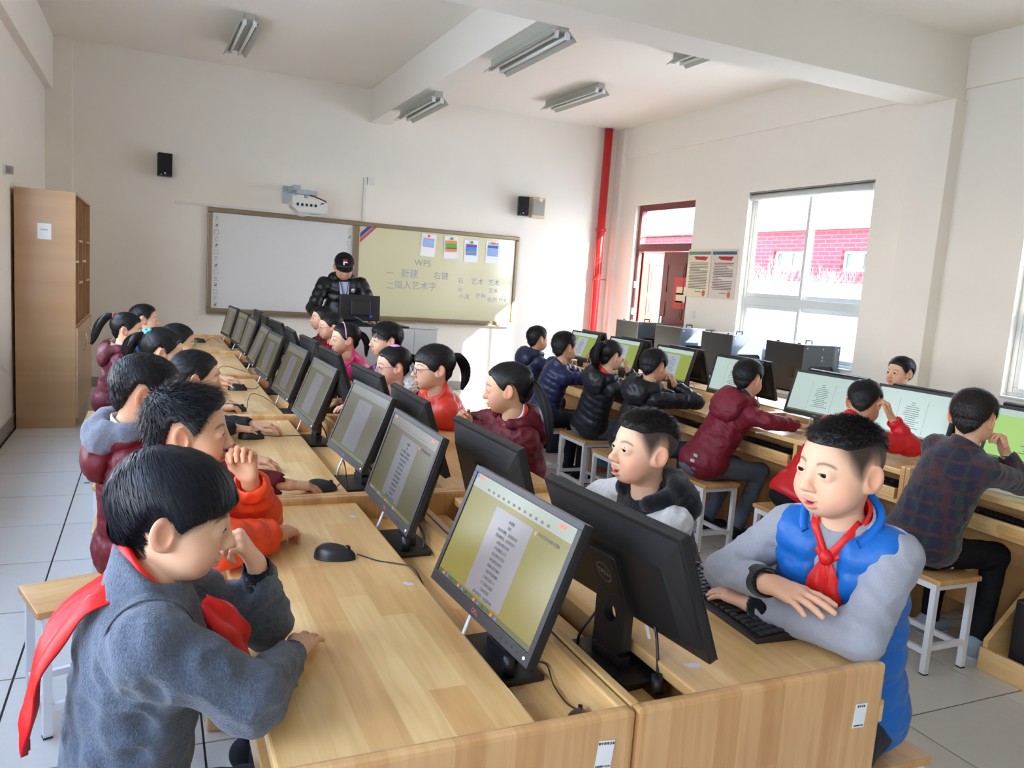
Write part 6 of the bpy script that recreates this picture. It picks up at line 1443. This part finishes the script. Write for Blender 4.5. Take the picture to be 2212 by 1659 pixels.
def x_c5(J):
    hood(J, (112, 22, 40), 'shell', r=.038, pouch=(.06, .13, .10), back=.085, dn=.075, res=.009); collar(J, (60, 64, 74), 'fleece', r0=.068, r1=.066, h0=.04, h1=.055, op=.4, th=.008, dz=.004)
    N, ax, fw, lat = J['N'], J['axis'], J['fwd'], J['lat']; S = J['S']['R']; q = S+fw*.06-ax*.04
    MB().tube([tuple(q-lat*.044+fw*t*.055-ax*(.03-.02*t)) for t in (0, .5, 1)], .004).build('reflective_trim', WHITE_METAL, J['E'])
    P = J['P']
    for dz in (.0, .035): MB().bbox(-.004, .004, -.018, .018, -.009, .009, b=.002, M=Matrix.Translation(tuple(P-fw*.122-lat*.065+ax*(.0+dz)))).build('reflective_patch', mat('reflect_grey', srgb(190, 186, 186), .5), J['E'])
person('boy in maroon hooded jacket and striped grey trousers on a stool, reaching for his desk', (3.255, 3.705, 1.046), (3.05, 3.80), 0, (16, 6, 0, dict(skin=SK3)), dict(col=(114, 22, 40), kind='shell', fold=.009, ffreq=30, bulk=1.10, hem=-.12), res=2, s=1.0,
       armR=dict(e=(3.26, 3.50, .82), w=(3.46, 3.47, .80)), armL=dict(e=(3.34, 3.92, .83), w=(3.36, 3.80, .92), hd=(-.3, -.2, .8)),
       hair=BOY(24, cut='short', top=.015, side=.007), extra=x_c5, legs=dict(col=(92, 102, 116), shoe=(44, 44, 48), sole=(206, 206, 208), fine=1), feet=[((3.40, 3.92, .46), (3.33, 4.02, .085)), ((3.44, 3.72, .46), (3.38, 3.80, .085))])
seat(3.08, 3.82, 'stool with wide pale seat under the boy in the maroon hooded jacket and grey trousers')
def x_c6(J): collar(J, (206, 26, 34), 'nylon', r0=.078, r1=.074, h0=.035, h1=.05, op=.35, th=.02)
person('boy in bright red down jacket slumped with his head on his hand', (3.435, 3.00, 1.020), (3.09, 3.05), 0, (26, 26, -6, dict(skin=SK2)), dict(col=(208, 26, 36), kind='nylon', pitch=.065, puff=.008, fold=.004, bulk=1.10, hem=-.05, N=(3.36, 3.0, .905)), res=2, s=1.0,
       armR=dict(e=(3.58, 2.80, .82), w=(3.50, 2.87, .955), hd=(-.2, .25, .85), hn=(.6, -.7, .2), curl=(.7, .9, .5)), armL=dict(e=(3.50, 3.25, .82), w=(3.62, 3.12, .80)),
       hair=BOY(25, cut='short', top=.015, side=.009, whorl=(-.75, .0, .65)), extra=x_c6, legs=dict(col=(22, 23, 28)))
seat(3.12, 3.06, 'stool under the slumped boy in the bright red down jacket')
PLAID = bpy.data.materials.new('plaid_knit'); PLAID.use_nodes = True; _n = PLAID.node_tree; _b = _n.nodes['Principled BSDF']; _b.inputs['Roughness'].default_value = .95; _b.inputs['Sheen Weight'].default_value = .3
_tc = _n.nodes.new('ShaderNodeTexCoord'); _c = None
for ax_, sc_, co_ in (('X', 4.0, (.055, .016, .022, 1)), ('Y', 4.4, (.012, .035, .03, 1)), ('Z', 5.0, (.06, .02, .022, 1))):
    w_ = _n.nodes.new('ShaderNodeTexWave'); w_.bands_direction = ax_; w_.inputs['Scale'].default_value = sc_; w_.inputs['Distortion'].default_value = 1.2; w_.inputs['Detail Scale'].default_value = 6; _n.links.new(_tc.outputs['Object'], w_.inputs[0])
    r_ = _n.nodes.new('ShaderNodeValToRGB'); r_.color_ramp.elements[0].position = .86; r_.color_ramp.elements[0].color = (0, 0, 0, 1); r_.color_ramp.elements[1].position = .95; _n.links.new(w_.outputs[0], r_.inputs[0])
    m_ = _n.nodes.new('ShaderNodeMix'); m_.data_type = 'RGBA'; m_.inputs[7].default_value = co_; _n.links.new(r_.outputs[0], m_.inputs[0])
    if _c is None: m_.inputs[6].default_value = srgb(26, 28, 52)
    else: _n.links.new(_c, m_.inputs[6])
    _c = m_.outputs[2]
_n.links.new(_c, _b.inputs['Base Color']); _ns = _n.nodes.new('ShaderNodeTexNoise'); _ns.inputs['Scale'].default_value = 280; _n.links.new(_tc.outputs['Object'], _ns.inputs['Vector']); _bp = _n.nodes.new('ShaderNodeBump'); _bp.inputs['Strength'].default_value = .8; _bp.inputs['Distance'].default_value = .004; _n.links.new(_ns.outputs[0], _bp.inputs['Height']); _n.links.new(_bp.outputs[0], _b.inputs['Normal'])
def x_c7(J):
    ring_collar(J['N']-J['axis']*.012, J['axis'], J['fwd'], .070, .062, .035, .060, .02, .014).build('neckband', PLAID, J['E'], True)
    E = J['E']; P = J['P']; fw, lat = J['fwd'], J['lat']
    MB().bbox(-.012, .012, -.001, .003, -.020, .020, b=.001, M=Matrix.Translation((.06, -.135, .455)) @ Matrix.Rotation(.3, 4, 'Y')).build('pocket_patch', mat('patch_blue', srgb(30, 70, 180), .6), E)
    MB().cyl((.063, -.139, .447), (.063, -.134, .447), .007).build('pocket_badge', mat('patch_yellow', srgb(220, 210, 60), .6), E)
person('boy in dark plaid knitted jumper on the stool next to the wooden floor box', (3.185, 2.215, 1.088), (3.055, 2.30), 0, (16, 10, 0, dict(skin=SK1)), dict(col=(28, 30, 56), mat=PLAID, fold=.006, bulk=1.12, hem=-.05, name='jumper'), res=2, s=1.04,
       armR=dict(e=(3.37, 2.09, .825), w=(3.325, 2.145, .945), hd=(-.40, .15, .85), hn=(.85, -.3, .2), curl=(1, 1.1, .7)), armL=dict(e=(3.36, 2.42, .825), w=(3.48, 2.32, .80)),
       hair=BOY(26, cut='short', top=.017, side=.010, col=(34, 29, 28), n=1600), extra=x_c7, legs=dict(col=(16, 18, 24), shoe=(150, 170, 184), fine=1, splay=.05))
seat(3.10, 2.30, 'wide-seat stool under the boy in the dark plaid jumper')
# --- D boy behind the screens
person('boy peeking over the monitors in front of the right wall', (5.05, 4.13, 1.055), (5.10, 4.16), 180, (176, 2, 0, dict(skin=SK1, gaze=(1, .1, -.2))), dict(col=(60, 70, 90), kind='shell'), res=1, s=1.02, hair=BOY(27, cut='crop', top=.017, side=.008))
seat(5.14, 4.16, 'stool under the boy peeking over the monitors')
seat(-.05, 2.20, 'stool under the boy in the bright orange down jacket'); seat(1.62, 2.05, 'stool under the boy with white knitted sleeves')
# --- teacher
def x_t(J):
    E, W, N, fw, lat, ax = J['E'], J['toW'], J['N'], J['fwd'], J['lat'], J['axis']; BLK = (14, 15, 17)
    hood(J, BLK, 'nylon', r=.056, pouch=(.07, .15, .09), back=.07, dn=.03, res=.012)
    # shirt and lanyard in the open front
    MB().grid([[tuple(N+fw*(.112+.06*v)+lat*(u*(.052-.012*v))-ax*(.005+.26*v)) for u in (-1, -.5, 0, .5, 1)] for v in np.linspace(0, 1, 8)]).build('shirt', mat('shirt_grey', srgb(176, 182, 196), .8), E, True)
    for sg in (1, -1): MB().tube([tuple(N+fw*.122+lat*sg*.042+ax*.0), tuple(N+fw*.152+lat*sg*.020-ax*.11), tuple(N+fw*.172-ax*.19)], .005).build('lanyard', mat('lanyard_blue', srgb(40, 60, 140), .6), E)
    # cap
    P = []
    for j in range(15):
        ph = j/14*1.50; row = []
        for i in range(32): t = 2*PI*i/32; d = A_(math.sin(ph)*math.cos(t), math.sin(ph)*math.sin(t), math.cos(ph)); row.append(tuple(W(CC+A_(.0, 0, .010)+d*CR*1.13)))
        P.append(row+[row[0]])
    cap = MB().grid(P).build('cap', cloth('cotton', (16, 16, 18)), E, True)
    br = []
    for j in range(8):
        r_ = 1.12+.62*j/7; row = []
        for i in range(17): t = (i/16*2-1)*1.05; row.append(tuple(W(CC+A_(CR[0]*math.cos(t)*(r_ if r_ < 1.2 else 1.12+(r_-1.12)*math.cos(t*.9)), CR[1]*1.10*math.sin(t)*(1+.10*j/7*0), .012-.016*(j/7)-.020*math.sin(t)**2*(j/7)))))
        br.append(row)
    b2 = [[tuple(A_(*p)+J['Rh'] @ A_(0, 0, -.006)) for p in row] for row in br]
    m = MB().grid(br); m.grid([r[::-1] for r in b2]); m.build('brim', cloth('cotton', (16, 16, 18)), cap if False else E, True)
    fr = lambda y, z: tuple(W(CC+A_(CR[0]*1.13*math.sqrt(max(0, 1-(y/(CR[1]*1.13))**2-((z-.010)/(CR[2]*1.13))**2))+.004, y, z)))
    q = lambda y0, y1, z0, z1: MB().add([fr(y0, z0), fr(y1, z0), fr(y1, z1), fr(y0, z1)], [(0, 1, 2, 3)])
    q(-.022, .018, .062, .070).build('cap_logo', mat('logo_bright_red', srgb(210, 30, 36), .5), E)
    wl = mat('logo_white', srgb(235, 235, 235), .5); q(-.020, .016, .048, .057).build('cap_logo', wl, E); q(-.020, -.009, .032, .048).build('cap_logo', wl, E)
    c = N+fw*.140+lat*.085-ax*.085
    for k in (-1, 0, 1): MB().sphere(tuple(c+lat*k*.010+ax*(.006-.004*abs(k))), (.006, .004, .011)).build('jacket_logo', wl, E, True)
    MB().box(-.018, .018, -.002, .002, -.002, .002, M=Matrix.Translation(tuple(c-ax*.018))).build('jacket_logo', wl, E)
    collar(J, BLK, 'nylon', r0=.085, r1=.085, h0=.05, h1=.08, op=.75, th=.02)
person('man in black padded jacket and black baseball cap bending over the podium monitor', (1.80, 8.28, 1.545), (1.83, 8.42, .92), -92, (-95, 26, 0, dict(skin=(206, 160, 134), brow=.5)), dict(col=(15, 16, 18), kind='nylon', pitch=.085, puff=.010, fold=.005, bulk=1.30, arm=(.056, .05, .042), hem=-.10), res=1, s=1.20, standing=True, shoulder=.19,
       armL=dict(e=(2.12, 8.26, 1.12), w=(2.06, 8.02, 1.02)), armR=dict(e=(1.50, 8.28, 1.10), w=(1.56, 8.05, 1.0)), extra=x_t, legs=dict(col=(30, 32, 38)), hair=BOY(30, cut='short', top=.006, side=.005))
